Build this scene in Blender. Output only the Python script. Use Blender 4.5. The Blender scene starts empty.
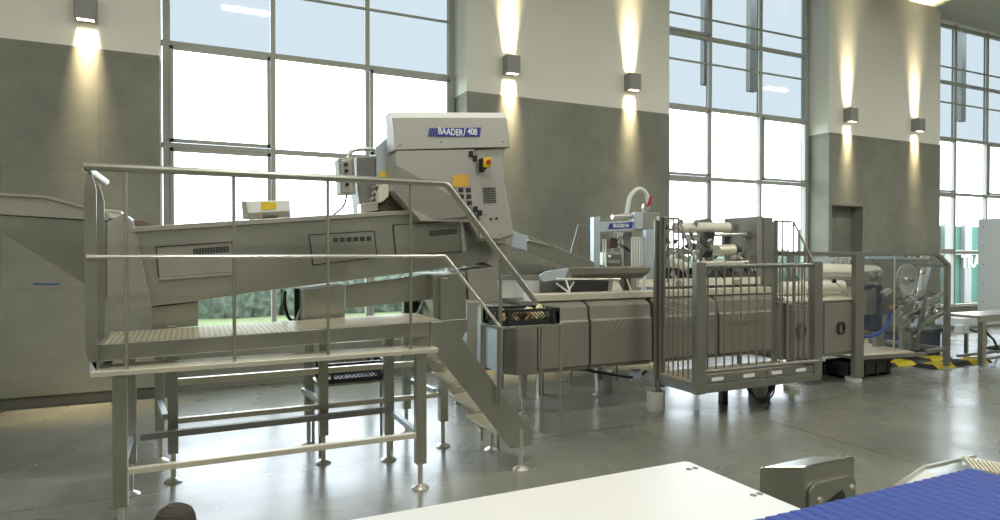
import bpy, bmesh, math, random
from mathutils import Vector, Matrix
random.seed(7)
R = math.radians
S = bpy.context.scene
COL = S.collection

# ------------------------------------------------------------------ camera, world, sun, exposure
FPX = 653.0
YAW, PITCH = R(25.4), R(0.7)
cam = bpy.data.cameras.new('camera')
cam.sensor_width = 36.0
cam.lens = 36.0 * FPX / 1000.0
cam.clip_start = 0.05
camo = bpy.data.objects.new('camera', cam)
COL.objects.link(camo)
camo.location = (0, 0, 1.5)
camo.rotation_euler = (R(90) - PITCH, 0, -YAW)
S.camera = camo
S.view_settings.view_transform = 'Standard'
S.view_settings.look = 'None'
S.view_settings.exposure = 0.0
S.view_settings.gamma = 1.0
S.view_settings.use_curve_mapping = False
w = bpy.data.worlds.new('sky')
S.world = w
w.use_nodes = True
bg = w.node_tree.nodes['Background']
bg.inputs[0].default_value = (0.84, 0.93, 1.0, 1)
SKY = 6.0
bg.inputs[1].default_value = SKY
LAMP_W = 76.0        # each ceiling luminaire
SPOT_W = 9.0        # each beam of a wall light

FW = Vector((math.sin(YAW) * math.cos(PITCH), math.cos(YAW) * math.cos(PITCH), -math.sin(PITCH)))
RT = Vector((math.cos(YAW), -math.sin(YAW), 0))
UP = RT.cross(FW)

def at(px, py, x=None, y=None, z=None):
    """photo measurement -> point on a real plane of the hall"""
    r = FW + (px - 500) / FPX * RT - (py - 260) / FPX * UP
    c = Vector((0, 0, 1.5))
    t = (x - c.x) / r.x if x is not None else (y - c.y) / r.y if y is not None else (z - c.z) / r.z
    return c + t * r

# ------------------------------------------------------------------ materials
MATS = {}
def mat(name, col, rough=0.5, metal=0.0, var=0.0, vscale=3.0, bump=0.0, bscale=40.0, emit=None, estr=0, stretch=(1, 1, 1), spec=None, rvar=0.0, alpha=None):
    m = bpy.data.materials.new(name); m.use_nodes = True
    nt = m.node_tree; b = nt.nodes['Principled BSDF']
    b.inputs['Base Color'].default_value = (*col, 1)
    b.inputs['Roughness'].default_value = rough
    b.inputs['Metallic'].default_value = metal
    if spec is not None: b.inputs['Specular IOR Level'].default_value = spec
    if emit:
        b.inputs['Emission Color'].default_value = (*emit, 1); b.inputs['Emission Strength'].default_value = estr
    tc = nt.nodes.new('ShaderNodeTexCoord')
    mp = nt.nodes.new('ShaderNodeMapping'); mp.inputs['Scale'].default_value = stretch
    nt.links.new(tc.outputs['Object'], mp.inputs[0])
    if var or rvar:
        n = nt.nodes.new('ShaderNodeTexNoise'); n.inputs['Scale'].default_value = vscale; n.inputs['Detail'].default_value = 6
        nt.links.new(mp.outputs[0], n.inputs['Vector'])
        if var:
            r = nt.nodes.new('ShaderNodeMapRange'); r.inputs[1].default_value = .3; r.inputs[2].default_value = .7
            r.inputs[3].default_value = 1 - var; r.inputs[4].default_value = 1 + var
            nt.links.new(n.outputs[0], r.inputs[0])
            mx = nt.nodes.new('ShaderNodeVectorMath'); mx.operation = 'SCALE'; mx.inputs[0].default_value = col
            nt.links.new(r.outputs[0], mx.inputs['Scale']); nt.links.new(mx.outputs[0], b.inputs['Base Color'])
        if rvar:
            r = nt.nodes.new('ShaderNodeMapRange'); r.inputs[1].default_value = .35; r.inputs[2].default_value = .65
            r.inputs[3].default_value = rough - rvar; r.inputs[4].default_value = rough + rvar
            nt.links.new(n.outputs[0], r.inputs[0]); nt.links.new(r.outputs[0], b.inputs['Roughness'])
    if bump:
        n = nt.nodes.new('ShaderNodeTexNoise'); n.inputs['Scale'].default_value = bscale
        nt.links.new(mp.outputs[0], n.inputs['Vector'])
        bp = nt.nodes.new('ShaderNodeBump'); bp.inputs['Strength'].default_value = bump; bp.inputs['Distance'].default_value = .01
        nt.links.new(n.outputs[0], bp.inputs['Height']); nt.links.new(bp.outputs[0], b.inputs['Normal'])
    MATS[name] = m
    return m

STEEL = mat('brushed_steel', (.43, .43, .37), .36, .88, var=.07, vscale=2.0, rvar=.05)
STEELD = mat('dark_steel', (.30, .30, .28), .45, .8, var=.08)
STEELL = mat('bright_steel', (.72, .70, .64), .33, .85, var=.05)
STEELG = mat('grey_steel_cover', (.37, .36, .315), .48, .55, var=.06, vscale=1.5)
COVERM = mat('brown_grey_cover', (.30, .283, .243), .48, .5, var=.06, vscale=1.5)
CAGEM = mat('cage_steel', (.27, .265, .235), .42, .7, var=.05)
HOODM = mat('hood_steel', (.46, .455, .415), .45, .45, var=.04, vscale=1.5)
STEELB = mat('pale_blue_steel', (.62, .70, .76), .4, .5, var=.04)
PAINTG = mat('grey_paint', (.42, .43, .42), .5, 0, var=.03)
PLATE = mat('warm_steel', (.80, .76, .62), .42, .6, var=.06)
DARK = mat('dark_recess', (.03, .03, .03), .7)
BLACK = mat('black_plastic', (.02, .022, .024), .4)
NAVY = mat('navy_plastic', (.035, .05, .10), .45)
WHITE = mat('white_plastic', (.80, .80, .77), .35)
CREAM = mat('cream_belt', (.74, .71, .60), .5, var=.05)
WALLW = mat('white_wall_paint', (.84, .835, .75), .8, var=.02, vscale=1)
CEIL = mat('ceiling_paint', (.62, .62, .58), .85)
FRAME = mat('window_frame_aluminium', (.42, .43, .39), .45, .1, var=.03)
YELLOW = mat('yellow_plastic', (.75, .55, .04), .4)
ORANGE = mat('orange_label', (.72, .40, .05), .6)
RED = mat('red_plastic', (.5, .03, .02), .4)
BLUEP = mat('blue_print', (.03, .05, .30), .5)
BLUEH = mat('blue_hose', (.04, .09, .40), .35)
LETTER = mat('white_lettering', (.85, .85, .85), .6)
RUBBER = mat('brown_rubber', (.055, .045, .035), .75, bump=.3, bscale=60)
POT = mat('grey_white_plastic_pot', (.60, .60, .55), .6, var=.04)
HOSEW = mat('white_hose', (.75, .78, .78), .35)
FISH = mat('fish_flesh', (.90, .78, .42), .5, var=.3, vscale=20)
FISHR = mat('fish_red', (.25, .06, .03), .5, var=.3, vscale=20)
GROUT = mat('baseboard_dark', (.10, .10, .09), .7)
LAMPM = mat('sconce_grey', (.30, .30, .29), .5)
GREYCAB = mat('light_grey_cabinet', (.55, .58, .58), .4)
TABLEW = mat('white_board', (.80, .80, .79), .3, var=.01)
TAN = mat('tan_belt', (.55, .47, .33), .6)
BROWN = mat('dark_brown', (.10, .07, .05), .7, bump=.6)

def concrete():
    m = mat('concrete_panel', (.2, .2, .17), .72)
    nt = m.node_tree; b = nt.nodes['Principled BSDF']
    g = nt.nodes.new('ShaderNodeNewGeometry')
    n1 = nt.nodes.new('ShaderNodeTexNoise'); n1.inputs['Scale'].default_value = .9; n1.inputs['Detail'].default_value = 7
    n2 = nt.nodes.new('ShaderNodeTexNoise'); n2.inputs['Scale'].default_value = 5; n2.inputs['Detail'].default_value = 8
    ad = nt.nodes.new('ShaderNodeMath'); ad.operation = 'MULTIPLY_ADD'; ad.inputs[1].default_value = .35
    nt.links.new(g.outputs['Position'], n1.inputs['Vector']); nt.links.new(g.outputs['Position'], n2.inputs['Vector'])
    nt.links.new(n2.outputs[0], ad.inputs[0]); nt.links.new(n1.outputs[0], ad.inputs[2])
    cr = nt.nodes.new('ShaderNodeValToRGB')
    cr.color_ramp.elements[0].position = .45; cr.color_ramp.elements[0].color = (.20, .205, .17, 1)
    cr.color_ramp.elements[1].position = .9; cr.color_ramp.elements[1].color = (.31, .31, .26, 1)
    nt.links.new(ad.outputs[0], cr.inputs[0])
    # panel joints
    br = nt.nodes.new('ShaderNodeTexBrick'); br.offset = .5
    br.inputs['Scale'].default_value = 1; br.inputs['Brick Width'].default_value = 1.6; br.inputs['Row Height'].default_value = 1.15
    br.inputs['Mortar Size'].default_value = .004; br.inputs['Color1'].default_value = (1, 1, 1, 1); br.inputs['Color2'].default_value = (.93, .93, .93, 1)
    br.inputs['Mortar'].default_value = (.8, .8, .8, 1)
    sp = nt.nodes.new('ShaderNodeSeparateXYZ'); cb = nt.nodes.new('ShaderNodeCombineXYZ')
    nt.links.new(g.outputs['Position'], sp.inputs[0]); nt.links.new(sp.outputs[0], cb.inputs[0]); nt.links.new(sp.outputs[2], cb.inputs[1])
    nt.links.new(cb.outputs[0], br.inputs['Vector'])
    mx = nt.nodes.new('ShaderNodeMixRGB'); mx.blend_type = 'MULTIPLY'; mx.inputs[0].default_value = 1
    nt.links.new(cr.outputs[0], mx.inputs[1]); nt.links.new(br.outputs[0], mx.inputs[2]); nt.links.new(mx.outputs[0], b.inputs['Base Color'])
    return m
CONC = concrete()

def floor_mat():
    m = mat('polished_concrete_floor', (.2, .2, .17), .25)
    nt = m.node_tree; b = nt.nodes['Principled BSDF']
    g = nt.nodes.new('ShaderNodeNewGeometry')
    def noise(s, d=6):
        n = nt.nodes.new('ShaderNodeTexNoise'); n.inputs['Scale'].default_value = s; n.inputs['Detail'].default_value = d
        nt.links.new(g.outputs['Position'], n.inputs['Vector']); return n
    n1 = noise(.8, 8); n2 = noise(4, 8); n3 = noise(1.1, 5)
    ad = nt.nodes.new('ShaderNodeMath'); ad.operation = 'MULTIPLY_ADD'; ad.inputs[1].default_value = .4
    nt.links.new(n2.outputs[0], ad.inputs[0]); nt.links.new(n1.outputs[0], ad.inputs[2])
    cr = nt.nodes.new('ShaderNodeValToRGB')
    cr.color_ramp.elements[0].position = .3; cr.color_ramp.elements[0].color = (.115, .12, .10, 1)
    cr.color_ramp.elements[1].position = 1.0; cr.color_ramp.elements[1].color = (.26, .26, .215, 1)
    nt.links.new(ad.outputs[0], cr.inputs[0])
    # joint lines: three along the hall, two across
    sp = nt.nodes.new('ShaderNodeSeparateXYZ'); nt.links.new(g.outputs['Position'], sp.inputs[0])
    acc = None
    for ax, v in ((1, 4.6), (1, 1.1), (0, 4.65), (0, -1.6), (0, 10.9), (1, 8.1)):
        s = nt.nodes.new('ShaderNodeMath'); s.operation = 'SUBTRACT'; s.inputs[1].default_value = v
        nt.links.new(sp.outputs[ax], s.inputs[0])
        a = nt.nodes.new('ShaderNodeMath'); a.operation = 'ABSOLUTE'; nt.links.new(s.outputs[0], a.inputs[0])
        l = nt.nodes.new('ShaderNodeMath'); l.operation = 'GREATER_THAN'; l.inputs[1].default_value = .006; nt.links.new(a.outputs[0], l.inputs[0])
        if acc is None: acc = l
        else:
            k = nt.nodes.new('ShaderNodeMath'); k.operation = 'MULTIPLY'
            nt.links.new(acc.outputs[0], k.inputs[0]); nt.links.new(l.outputs[0], k.inputs[1]); acc = k
    mr = nt.nodes.new('ShaderNodeMapRange'); mr.inputs[3].default_value = .35; mr.inputs[4].default_value = 1
    nt.links.new(acc.outputs[0], mr.inputs[0])
    v = nt.nodes.new('ShaderNodeVectorMath'); v.operation = 'SCALE'
    nt.links.new(cr.outputs[0], v.inputs[0]); nt.links.new(mr.outputs[0], v.inputs['Scale']); nt.links.new(v.outputs[0], b.inputs['Base Color'])
    rr = nt.nodes.new('ShaderNodeMapRange'); rr.inputs[1].default_value = .3; rr.inputs[2].default_value = .7
    rr.inputs[3].default_value = .18; rr.inputs[4].default_value = .34
    nt.links.new(n3.outputs[0], rr.inputs[0]); nt.links.new(rr.outputs[0], b.inputs['Roughness'])
    bp = nt.nodes.new('ShaderNodeBump'); bp.inputs['Strength'].default_value = .05; bp.inputs['Distance'].default_value = .01
    nt.links.new(n2.outputs[0], bp.inputs['Height']); nt.links.new(bp.outputs[0], b.inputs['Normal'])
    return m
FLOORM = floor_mat()
FLOORM.node_tree.nodes['Principled BSDF'].inputs['Specular IOR Level'].default_value = .95

def glass_mat(name, tint, gloss=.06):
    m = bpy.data.materials.new(name); m.use_nodes = True; nt = m.node_tree
    nt.nodes.remove(nt.nodes['Principled BSDF']); out = nt.nodes['Material Output']
    t = nt.nodes.new('ShaderNodeBsdfTransparent'); t.inputs[0].default_value = (*tint, 1)
    g = nt.nodes.new('ShaderNodeBsdfGlossy'); g.inputs['Roughness'].default_value = .03
    lw = nt.nodes.new('ShaderNodeLayerWeight'); lw.inputs[0].default_value = .5
    pw = nt.nodes.new('ShaderNodeMath'); pw.operation = 'POWER'; pw.inputs[1].default_value = 5
    nt.links.new(lw.outputs['Facing'], pw.inputs[0])
    fr = nt.nodes.new('ShaderNodeMath'); fr.operation = 'MULTIPLY_ADD'; fr.inputs[1].default_value = .8; fr.inputs[2].default_value = gloss
    nt.links.new(pw.outputs[0], fr.inputs[0])
    mx = nt.nodes.new('ShaderNodeMixShader')
    nt.links.new(fr.outputs[0], mx.inputs[0]); nt.links.new(t.outputs[0], mx.inputs[1]); nt.links.new(g.outputs[0], mx.inputs[2])
    nt.links.new(mx.outputs[0], out.inputs[0]); MATS[name] = m
    return m
GLASS = glass_mat('clear_glass', (.95, .97, .97))
GLASSU = glass_mat('shaded_view_glass', (.135, .146, .150), .03)  # tint stands in for the shaded building beyond the upper panes
GUARD = glass_mat('clear_guard_sheet', (.78, .81, .82))

def checker_plate():
    m = mat('checker_plate', (.60, .55, .42), .42, .6, var=.08, vscale=4)
    nt = m.node_tree; b = nt.nodes['Principled BSDF']
    tc = nt.nodes.new('ShaderNodeTexCoord'); mp = nt.nodes.new('ShaderNodeMapping')
    mp.inputs['Rotation'].default_value = (0, 0, R(45)); mp.inputs['Scale'].default_value = (48, 48, 48)
    nt.links.new(tc.outputs['Object'], mp.inputs[0])
    ck = nt.nodes.new('ShaderNodeTexChecker'); ck.inputs['Scale'].default_value = 1
    nt.links.new(mp.outputs[0], ck.inputs['Vector'])
    bp = nt.nodes.new('ShaderNodeBump'); bp.inputs['Strength'].default_value = .5; bp.inputs['Distance'].default_value = .004
    ck.inputs['Color1'].default_value = (.74, .69, .54, 1); ck.inputs['Color2'].default_value = (.42, .38, .28, 1)
    nt.links.new(ck.outputs['Color'], b.inputs['Base Color'])
    nt.links.new(ck.outputs['Fac'], bp.inputs['Height']); nt.links.new(bp.outputs[0], b.inputs['Normal'])
    return m
CHECK = checker_plate()

def hazard_mat():
    m = mat('yellow_black_stripes', (.6, .5, .03), .5); nt = m.node_tree; b = nt.nodes['Principled BSDF']
    tc = nt.nodes.new('ShaderNodeTexCoord'); wv = nt.nodes.new('ShaderNodeTexWave'); wv.inputs['Scale'].default_value = .42
    wv.bands_direction = 'X'
    nt.links.new(tc.outputs['Object'], wv.inputs['Vector'])
    cr = nt.nodes.new('ShaderNodeValToRGB'); cr.color_ramp.interpolation = 'CONSTANT'
    cr.color_ramp.elements[0].color = (.03, .03, .03, 1); cr.color_ramp.elements[1].position = .5; cr.color_ramp.elements[1].color = (.72, .58, .03, 1)
    nt.links.new(wv.outputs[0], cr.inputs[0]); nt.links.new(cr.outputs[0], b.inputs['Base Color'])
    return m
HAZ = hazard_mat()

def leaf_mat():
    m = mat('hedge_leaves', (.10, .20, .10), .8); nt = m.node_tree; b = nt.nodes['Principled BSDF']
    tc = nt.nodes.new('ShaderNodeTexCoord'); n = nt.nodes.new('ShaderNodeTexNoise'); n.inputs['Scale'].default_value = 6; n.inputs['Detail'].default_value = 8
    nt.links.new(tc.outputs['Object'], n.inputs['Vector'])
    cr = nt.nodes.new('ShaderNodeValToRGB'); cr.color_ramp.elements[0].position = .4; cr.color_ramp.elements[0].color = (.055, .075, .06, 1)
    cr.color_ramp.elements[1].position = .62; cr.color_ramp.elements[1].color = (.17, .21, .16, 1)
    nt.links.new(n.outputs[0], cr.inputs[0]); nt.links.new(cr.outputs[0], b.inputs['Base Color'])
    return m
LEAF = leaf_mat()
GRASS = mat('lawn', (.17, .21, .10), .9, var=.2, vscale=5)
TEAL = mat('teal_facade', (.055, .17, .14), .7, var=.04)
FACADE = mat('pale_facade', (.3, .3, .3), .7)

def belt_mat():
    return mat('blue_modular_belt', (.022, .06, .33), .55, var=.05)
BELT = belt_mat()

# ------------------------------------------------------------------ mesh builder
class MB:
    def __init__(s): s.v = []; s.f = []
    def add(s, vs, fs):
        o = len(s.v); s.v += [Vector(p) for p in vs]; s.f += [[i + o for i in f] for f in fs]; return s
    def box(s, x0, y0, z0, x1, y1, z1):
        vs = [(x, y, z) for x in (x0, x1) for y in (y0, y1) for z in (z0, z1)]
        return s.add(vs, [(0, 1, 3, 2), (4, 6, 7, 5), (0, 4, 5, 1), (2, 3, 7, 6), (0, 2, 6, 4), (1, 5, 7, 3)])
    def prism(s, pts, vec):
        n = len(pts); vec = Vector(vec); P = [Vector(p) for p in pts]
        return s.add(P + [p + vec for p in P], [list(range(n)), list(range(2 * n - 1, n - 1, -1))] + [[i, (i + 1) % n, (i + 1) % n + n, i + n] for i in range(n)])
    def px(s, pts, y, dy):
        """outline measured on the vertical plane y, given real depth dy"""
        return s.prism([at(a, b, y=y) for a, b in pts], (0, dy, 0))
    def bar(s, p, q, w, h, up=(0, 0, 1)):
        p = Vector(p); q = Vector(q); d = (q - p).normalized(); u = Vector(up)
        if abs(d.dot(u)) > .95: u = Vector((0, 1, 0))
        a = d.cross(u).normalized() * w / 2; b = a.cross(d).normalized() * h / 2
        return s.prism([p - a - b, p + a - b, p + a + b, p - a + b], q - p)
    def tube(s, path, r, n=10, r2=None, closed=False):
        P = [Vector(p) for p in path]; m = len(P); vs = []; fs = []
        last = None
        for i, p in enumerate(P):
            if closed: d = P[(i + 1) % m] - P[i - 1]
            else: d = P[min(i + 1, m - 1)] - P[max(i - 1, 0)]
            d.normalize()
            if last is None:
                u = Vector((0, 0, 1)) if abs(d.z) < .9 else Vector((1, 0, 0))
            else: u = last
            a = (u - d * u.dot(d)).normalized(); last = a; b = d.cross(a)
            rr = r if r2 is None else r + (r2 - r) * i / (m - 1)
            for k in range(n):
                t = 2 * math.pi * k / n
                vs.append(p + (a * math.cos(t) + b * math.sin(t)) * rr)
        for i in range(m if closed else m - 1):
            j = (i + 1) % m
            for k in range(n): fs.append((i * n + k, i * n + (k + 1) % n, j * n + (k + 1) % n, j * n + k))
        if not closed: fs += [list(range(n)), list(range((m - 1) * n, m * n))]
        return s.add(vs, fs)
    def lathe(s, c, prof, n=24, axis=(0, 0, 1)):
        c = Vector(c); ax = Vector(axis).normalized()
        u = Vector((1, 0, 0)) if abs(ax.x) < .9 else Vector((0, 1, 0))
        a = (u - ax * u.dot(ax)).normalized(); b = ax.cross(a); vs = []; fs = []
        for r, h in prof:
            for k in range(n):
                t = 2 * math.pi * k / n; vs.append(c + ax * h + (a * math.cos(t) + b * math.sin(t)) * max(r, 1e-4))
        for i in range(len(prof) - 1):
            for k in range(n): fs.append((i * n + k, i * n + (k + 1) % n, (i + 1) * n + (k + 1) % n, (i + 1) * n + k))
        fs += [list(range(n)), list(range((len(prof) - 1) * n, len(prof) * n))]
        return s.add(vs, fs)
    def build(s, name, m, parent=None, bevel=0.0, smooth=False, local=False):
        off = Vector((0, 0, 0))
        if parent is not None and not local:
            p = parent
            while p is not None: off += p.location; p = p.parent
        org = Vector((0, 0, 0))
        if parent is None and s.v:      # a thing that is one mesh: origin at its base
            xs = [v.x for v in s.v]; ys = [v.y for v in s.v]; zs = [v.z for v in s.v]
            org = Vector(((min(xs) + max(xs)) / 2, (min(ys) + max(ys)) / 2, min(zs))); off = org
        me = bpy.data.meshes.new(name)
        me.from_pydata([v - off for v in s.v], [], s.f)
        bm = bmesh.new(); bm.from_mesh(me); bmesh.ops.recalc_face_normals(bm, faces=bm.faces)
        if smooth:
            for f in bm.faces: f.smooth = True
            for e in bm.edges:
                if len(e.link_faces) == 2 and e.calc_face_angle(0) > R(40): e.smooth = False
        bm.to_mesh(me); bm.free()
        me.materials.append(m)
        o = bpy.data.objects.new(name, me); COL.objects.link(o)
        o.location = org
        if parent is not None: o.parent = parent
        if bevel:
            b = o.modifiers.new('bevel', 'BEVEL'); b.width = bevel; b.segments = 2; b.limit_method = 'ANGLE'
            b.harden_normals = False
        return o

def thing(name, label, cat, loc=(0, 0, 0), group=None):
    o = bpy.data.objects.new(name, None); COL.objects.link(o); o.location = loc
    o.empty_display_size = .1
    return tag(o, label, cat, group)
def tag(o, label, cat, group=None, kind=None):
    o['label'] = label; o['category'] = cat
    if group: o['group'] = group
    if kind: o['kind'] = kind
    return o
def struct(o): o['kind'] = 'structure'; return o
def copy_tree(o, parent=None):
    c = o.copy(); COL.objects.link(c)
    if parent is not None: c.parent = parent
    for ch in list(o.children): copy_tree(ch, c)
    return c
def arc(c, r, a0, a1, n, u=(1, 0, 0), v=(0, 0, 1)):
    c = Vector(c); u = Vector(u); v = Vector(v)
    return [c + u * r * math.cos(R(a0 + (a1 - a0) * i / n)) + v * r * math.sin(R(a0 + (a1 - a0) * i / n)) for i in range(n + 1)]
def bez(pts, n=16):
    """smooth curve through points"""
    P = [Vector(p) for p in pts]; P = [2 * P[0] - P[1]] + P + [2 * P[-1] - P[-2]]; out = []
    for i in range(1, len(P) - 2):
        for k in range(n):
            t = k / n
            out.append(.5 * ((2 * P[i]) + (P[i + 1] - P[i - 1]) * t + (2 * P[i - 1] - 5 * P[i] + 4 * P[i + 1] - P[i + 2]) * t * t + (3 * P[i] - P[i - 1] - 3 * P[i + 1] + P[i + 2]) * t ** 3))
    out.append(P[-2]); return out
def text(name, s, size, loc, rot, m, parent, xs=1.0, shear=0.0, ext=.002):
    cu = bpy.data.curves.new(name, 'FONT'); cu.body = s; cu.size = size; cu.extrude = ext; cu.shear = shear
    cu.align_x = 'CENTER'; cu.align_y = 'CENTER'; cu.offset = size * .02
    t = bpy.data.objects.new(name + '_tmp', cu); COL.objects.link(t)
    me = bpy.data.meshes.new_from_object(t.evaluated_get(bpy.context.evaluated_depsgraph_get()))
    bpy.data.objects.remove(t)
    me.name = name; me.materials.clear(); me.materials.append(m)
    off = Vector((0, 0, 0)); p = parent
    while p is not None: off += p.location; p = p.parent
    M = Matrix.Translation(Vector(loc) - off) @ rot.to_matrix().to_4x4() @ Matrix.Diagonal((xs, 1, 1, 1))
    me.transform(M)
    o = bpy.data.objects.new(name, me); COL.objects.link(o); o.parent = parent
    return o
from mathutils import Euler

# ------------------------------------------------------------------ hall
YW, YG = 7.55, 7.95          # wall face, glazing line
ZC, ZP = 6.05, 3.505         # ceiling, top of concrete cladding
X0, X1, Y0 = -8.0, 20.0, -12.0
struct(MB().box(X0, Y0, -.1, X1, YG + .15, 0).build('floor', FLOORM))
struct(MB().box(X0, Y0, ZC, X1, YG + .15, ZC + .15).build('ceiling', CEIL))
piers = [(X0, -.27), (3.12, 6.31), (9.68, 12.72), (16.1, X1)]
def pier(i, a, b):
    nm = 'wall_back' if i == 0 else 'wall_back_pier'
    o = struct(MB().box(a, YW, ZP, b, YG + .15, ZC).build(nm, WALLW))
    m = MB()
    if i == 2:   # niche in the cladding
        nx0, nx1, nz0, nz1 = 9.76, 10.55, .9, 2.29
        m.box(a, YW - .012, .1, nx0, YG + .15, ZP); m.box(nx1, YW - .012, .1, b, YG + .15, ZP)
        m.box(nx0, YW - .012, .1, nx1, YG + .15, nz0); m.box(nx0, YW - .012, nz1, nx1, YG + .15, ZP)
        m.box(nx0, YW + .22, nz0, nx1, YG + .15, nz1)
    else:
        m.box(a, YW - .012, .12, b, YG + .15, ZP - .001)
    struct(m.build('wall_back_cladding', CONC))
    struct(MB().box(a, YW + .012, 0, b, YG + .1, .12).build('baseboard_back', GROUT))
for i, (a, b) in enumerate(piers): pier(i, a, b)
struct(MB().box(-.27, YG - .1, ZC - .02, 16.1, YG + .15, ZC).build('trim_1', WALLW))
# window heads are the ceiling, sills are low upstands
ZH = 5.98
for n, (a, b) in enumerate(((-.27, 3.12), (6.31, 9.68), (12.72, 16.1)), 1):
    struct(MB().box(a, YG - .12, 0, b, YG + .15, .42).build('wall_back_sill', CONC))
    st = MB(); zs = [.42, 1.49, 2.66, 3.76, 4.87, ZH]
    m0 = a + .05; m1 = b - .05
    xs = [m0, m0 + (m1 - m0) / 3, m0 + 2 * (m1 - m0) / 3, m1]
    for x in xs:
        ww = .038 if x in (m0, m1) else .026
        st.box(x - ww, YG - .03, .42, x + ww, YG + .05, ZC - .02)
    for z in zs:
        st.box(a, YG - .025, z - .027, b, YG + .045, z + .027)
    # opening sashes: a second, slimmer frame inside some lights
    for (c, r) in ((0, 2), (2, 2), (0, 4) if n == 2 else (2, 0), (0, 1)):
        xa, xb = xs[c] + .03, xs[c + 1] - .03; za, zb = zs[r] + .03, zs[r + 1] - .03
        for q in ((xa, za, xb, za + .04), (xa, zb - .04, xb, zb), (xa, za, xa + .04, zb), (xb - .04, za, xb, zb)):
            st.box(q[0], YG - .045, q[1], q[2], YG - .01, q[3])
    wo = struct(st.build('window_%d' % n, FRAME, bevel=.004))
    for c in range(3):
        for r in range(5):
            MB().add([(xs[c] + .03, YG + .008, zs[r] + .03), (xs[c + 1] - .03, YG + .008, zs[r] + .03), (xs[c + 1] - .03, YG + .008, zs[r + 1] - .03), (xs[c] + .03, YG + .008, zs[r + 1] - .03)], [(0, 1, 2, 3)]).build('pane', GLASSU if r >= 3 else GLASS, wo)
    # slim outer rail seen through the upper lights
    ex = MB()
    for z in (4.47, 5.17): ex.box(a, YG - .015, z - .014, b, YG + .005, z + .014)
    ex.build('cross_rail', FRAME, wo)
    if n > 1:
        for x in xs[:3]: MB().box(x + .72, YG + .9, 4.45, x + .90, YG + 1.0, 8.0).build('outer_post', WHITE, wo)
# other sides of the hall
struct(MB().box(X0 - .2, Y0, 0, X0, YG + .15, ZC).build('wall_left', WALLW))
struct(MB().box(X1, Y0, 0, X1 + .2, YG + .15, ZC).build('wall_right', WALLW))
# far wall behind the viewer
fw = MB()
struct(fw.box(X0, Y0 - .2, 0, X1, Y0, ZC).build('wall_front', CONC))

def area(name, loc, rot, sx, sy, power, col, portal=False):
    l = bpy.data.lights.new(name, 'AREA'); l.shape = 'RECTANGLE'; l.size = sx; l.size_y = sy; l.energy = power; l.color = col
    if portal: l.cycles.is_portal = True
    o = bpy.data.objects.new(name, l); COL.objects.link(o); o.location = loc; o.rotation_euler = rot
    o['kind'] = 'structure'
    return o
for a, b in ((-.27, 3.12), (6.31, 9.68), (12.72, 16.1)):
    area('daylight_portal', ((a + b) / 2, YG + .1, 3.2), (R(-90), 0, 0), b - a, 5.6, 1, (1, 1, 1), True)

# ceiling luminaires (light only, above the picture)
k = 0
for ix, x in enumerate((-3.5, 1.0, 5.5, 10.0, 14.5)):
    for iy, y in enumerate((-4.0, -.5, 3.0)):
        t = thing('ceiling_luminaire', 'long white ceiling luminaire above the hall', 'ceiling light', (x, y, ZC - .1), group='ceiling luminaires of the hall')
        MB().box(x - .5, y - .14, ZC - .07, x + .5, y + .14, ZC - .001).build('housing', WHITE, t)
        l = area('lamp', (0, 0, -.005), (0, 0, 0), .9, .24, LAMP_W, (1, .985, .90)); l.parent = t; del l['kind']

# ------------------------------------------------------------------ outside
struct(MB().box(-30, YG + .15, -.3, 60, 60, -.05).build('ground_outside', GRASS))
hd = MB()
rnd = random.Random(3)
for i in range(120):
    x = -14 + i * .32; y = 17 + rnd.uniform(-.3, .3); h = 1.5 + rnd.uniform(-.25, .25)
    r = .38 + rnd.uniform(-.08, .1)
    hd.lathe((x, y, -.1), [(r * .8, 0), (r * 1.1, h * .3), (r, h * .7), (r * .6, h * .95), (.02, h)], 8)
tag(hd.build('hedge', LEAF, smooth=True), 'green clipped hedge beyond the lawn outside the left window', 'hedge')
tb = thing('teal_building', 'teal and white building seen outside the far right window', 'building', (25, 13, -.05))
zb = at(950, 226, y=12).z
MB().box(19, 12, -.05, 34, 16, zb).build('wall', TEAL, tb)
for i in range(14):
    MB().box(19.3 + i * 1.0, 11.88, -.05, 19.65 + i * 1.0, 12, zb + .05).build('column', FACADE, tb)
z1 = at(950, 250, y=12).z
MB().box(19, 11.9, z1 - .15, 34, 12, z1).build('band', FACADE, tb)
text('lettering', 'TRA', .52, at(971, 262, y=11.86), Euler((R(90), 0, 0)), LETTER, tb)

# ------------------------------------------------------------------ wall lights
def sconce(x, z):
    t = thing('wall_sconce', '', 'wall lamp', (x, YW, z - .12), group='grey box wall lights')
    MB().box(x - .092, YW - .15, z - .115, x + .092, YW, z + .115).build('housing', LAMPM, t, bevel=.006)
    em = mat_em
    MB().box(x - .07, YW - .135, z - .119, x + .07, YW - .075, z - .1149).build('lens', em, t)
    MB().box(x - .07, YW - .135, z + .1149, x + .07, YW - .075, z + .119).build('lens', em, t)
    for sgn in (-1, 1):
        l = bpy.data.lights.new('beam', 'AREA'); l.shape = 'RECTANGLE'; l.size = .17; l.size_y = .05; l.energy = SPOT_W; l.color = (1, .80, .50)
        l.spread = R(30)
        o = bpy.data.objects.new('beam', l); COL.objects.link(o); o.parent = t
        o.location = (0, -.034, .12 + sgn * .128)
        o.rotation_euler = (R(180) if sgn > 0 else 0, 0, 0)
    return t
mat_em = mat('sconce_lens', (1, .9, .7), .4, emit=(1, .85, .6), estr=6)
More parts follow.
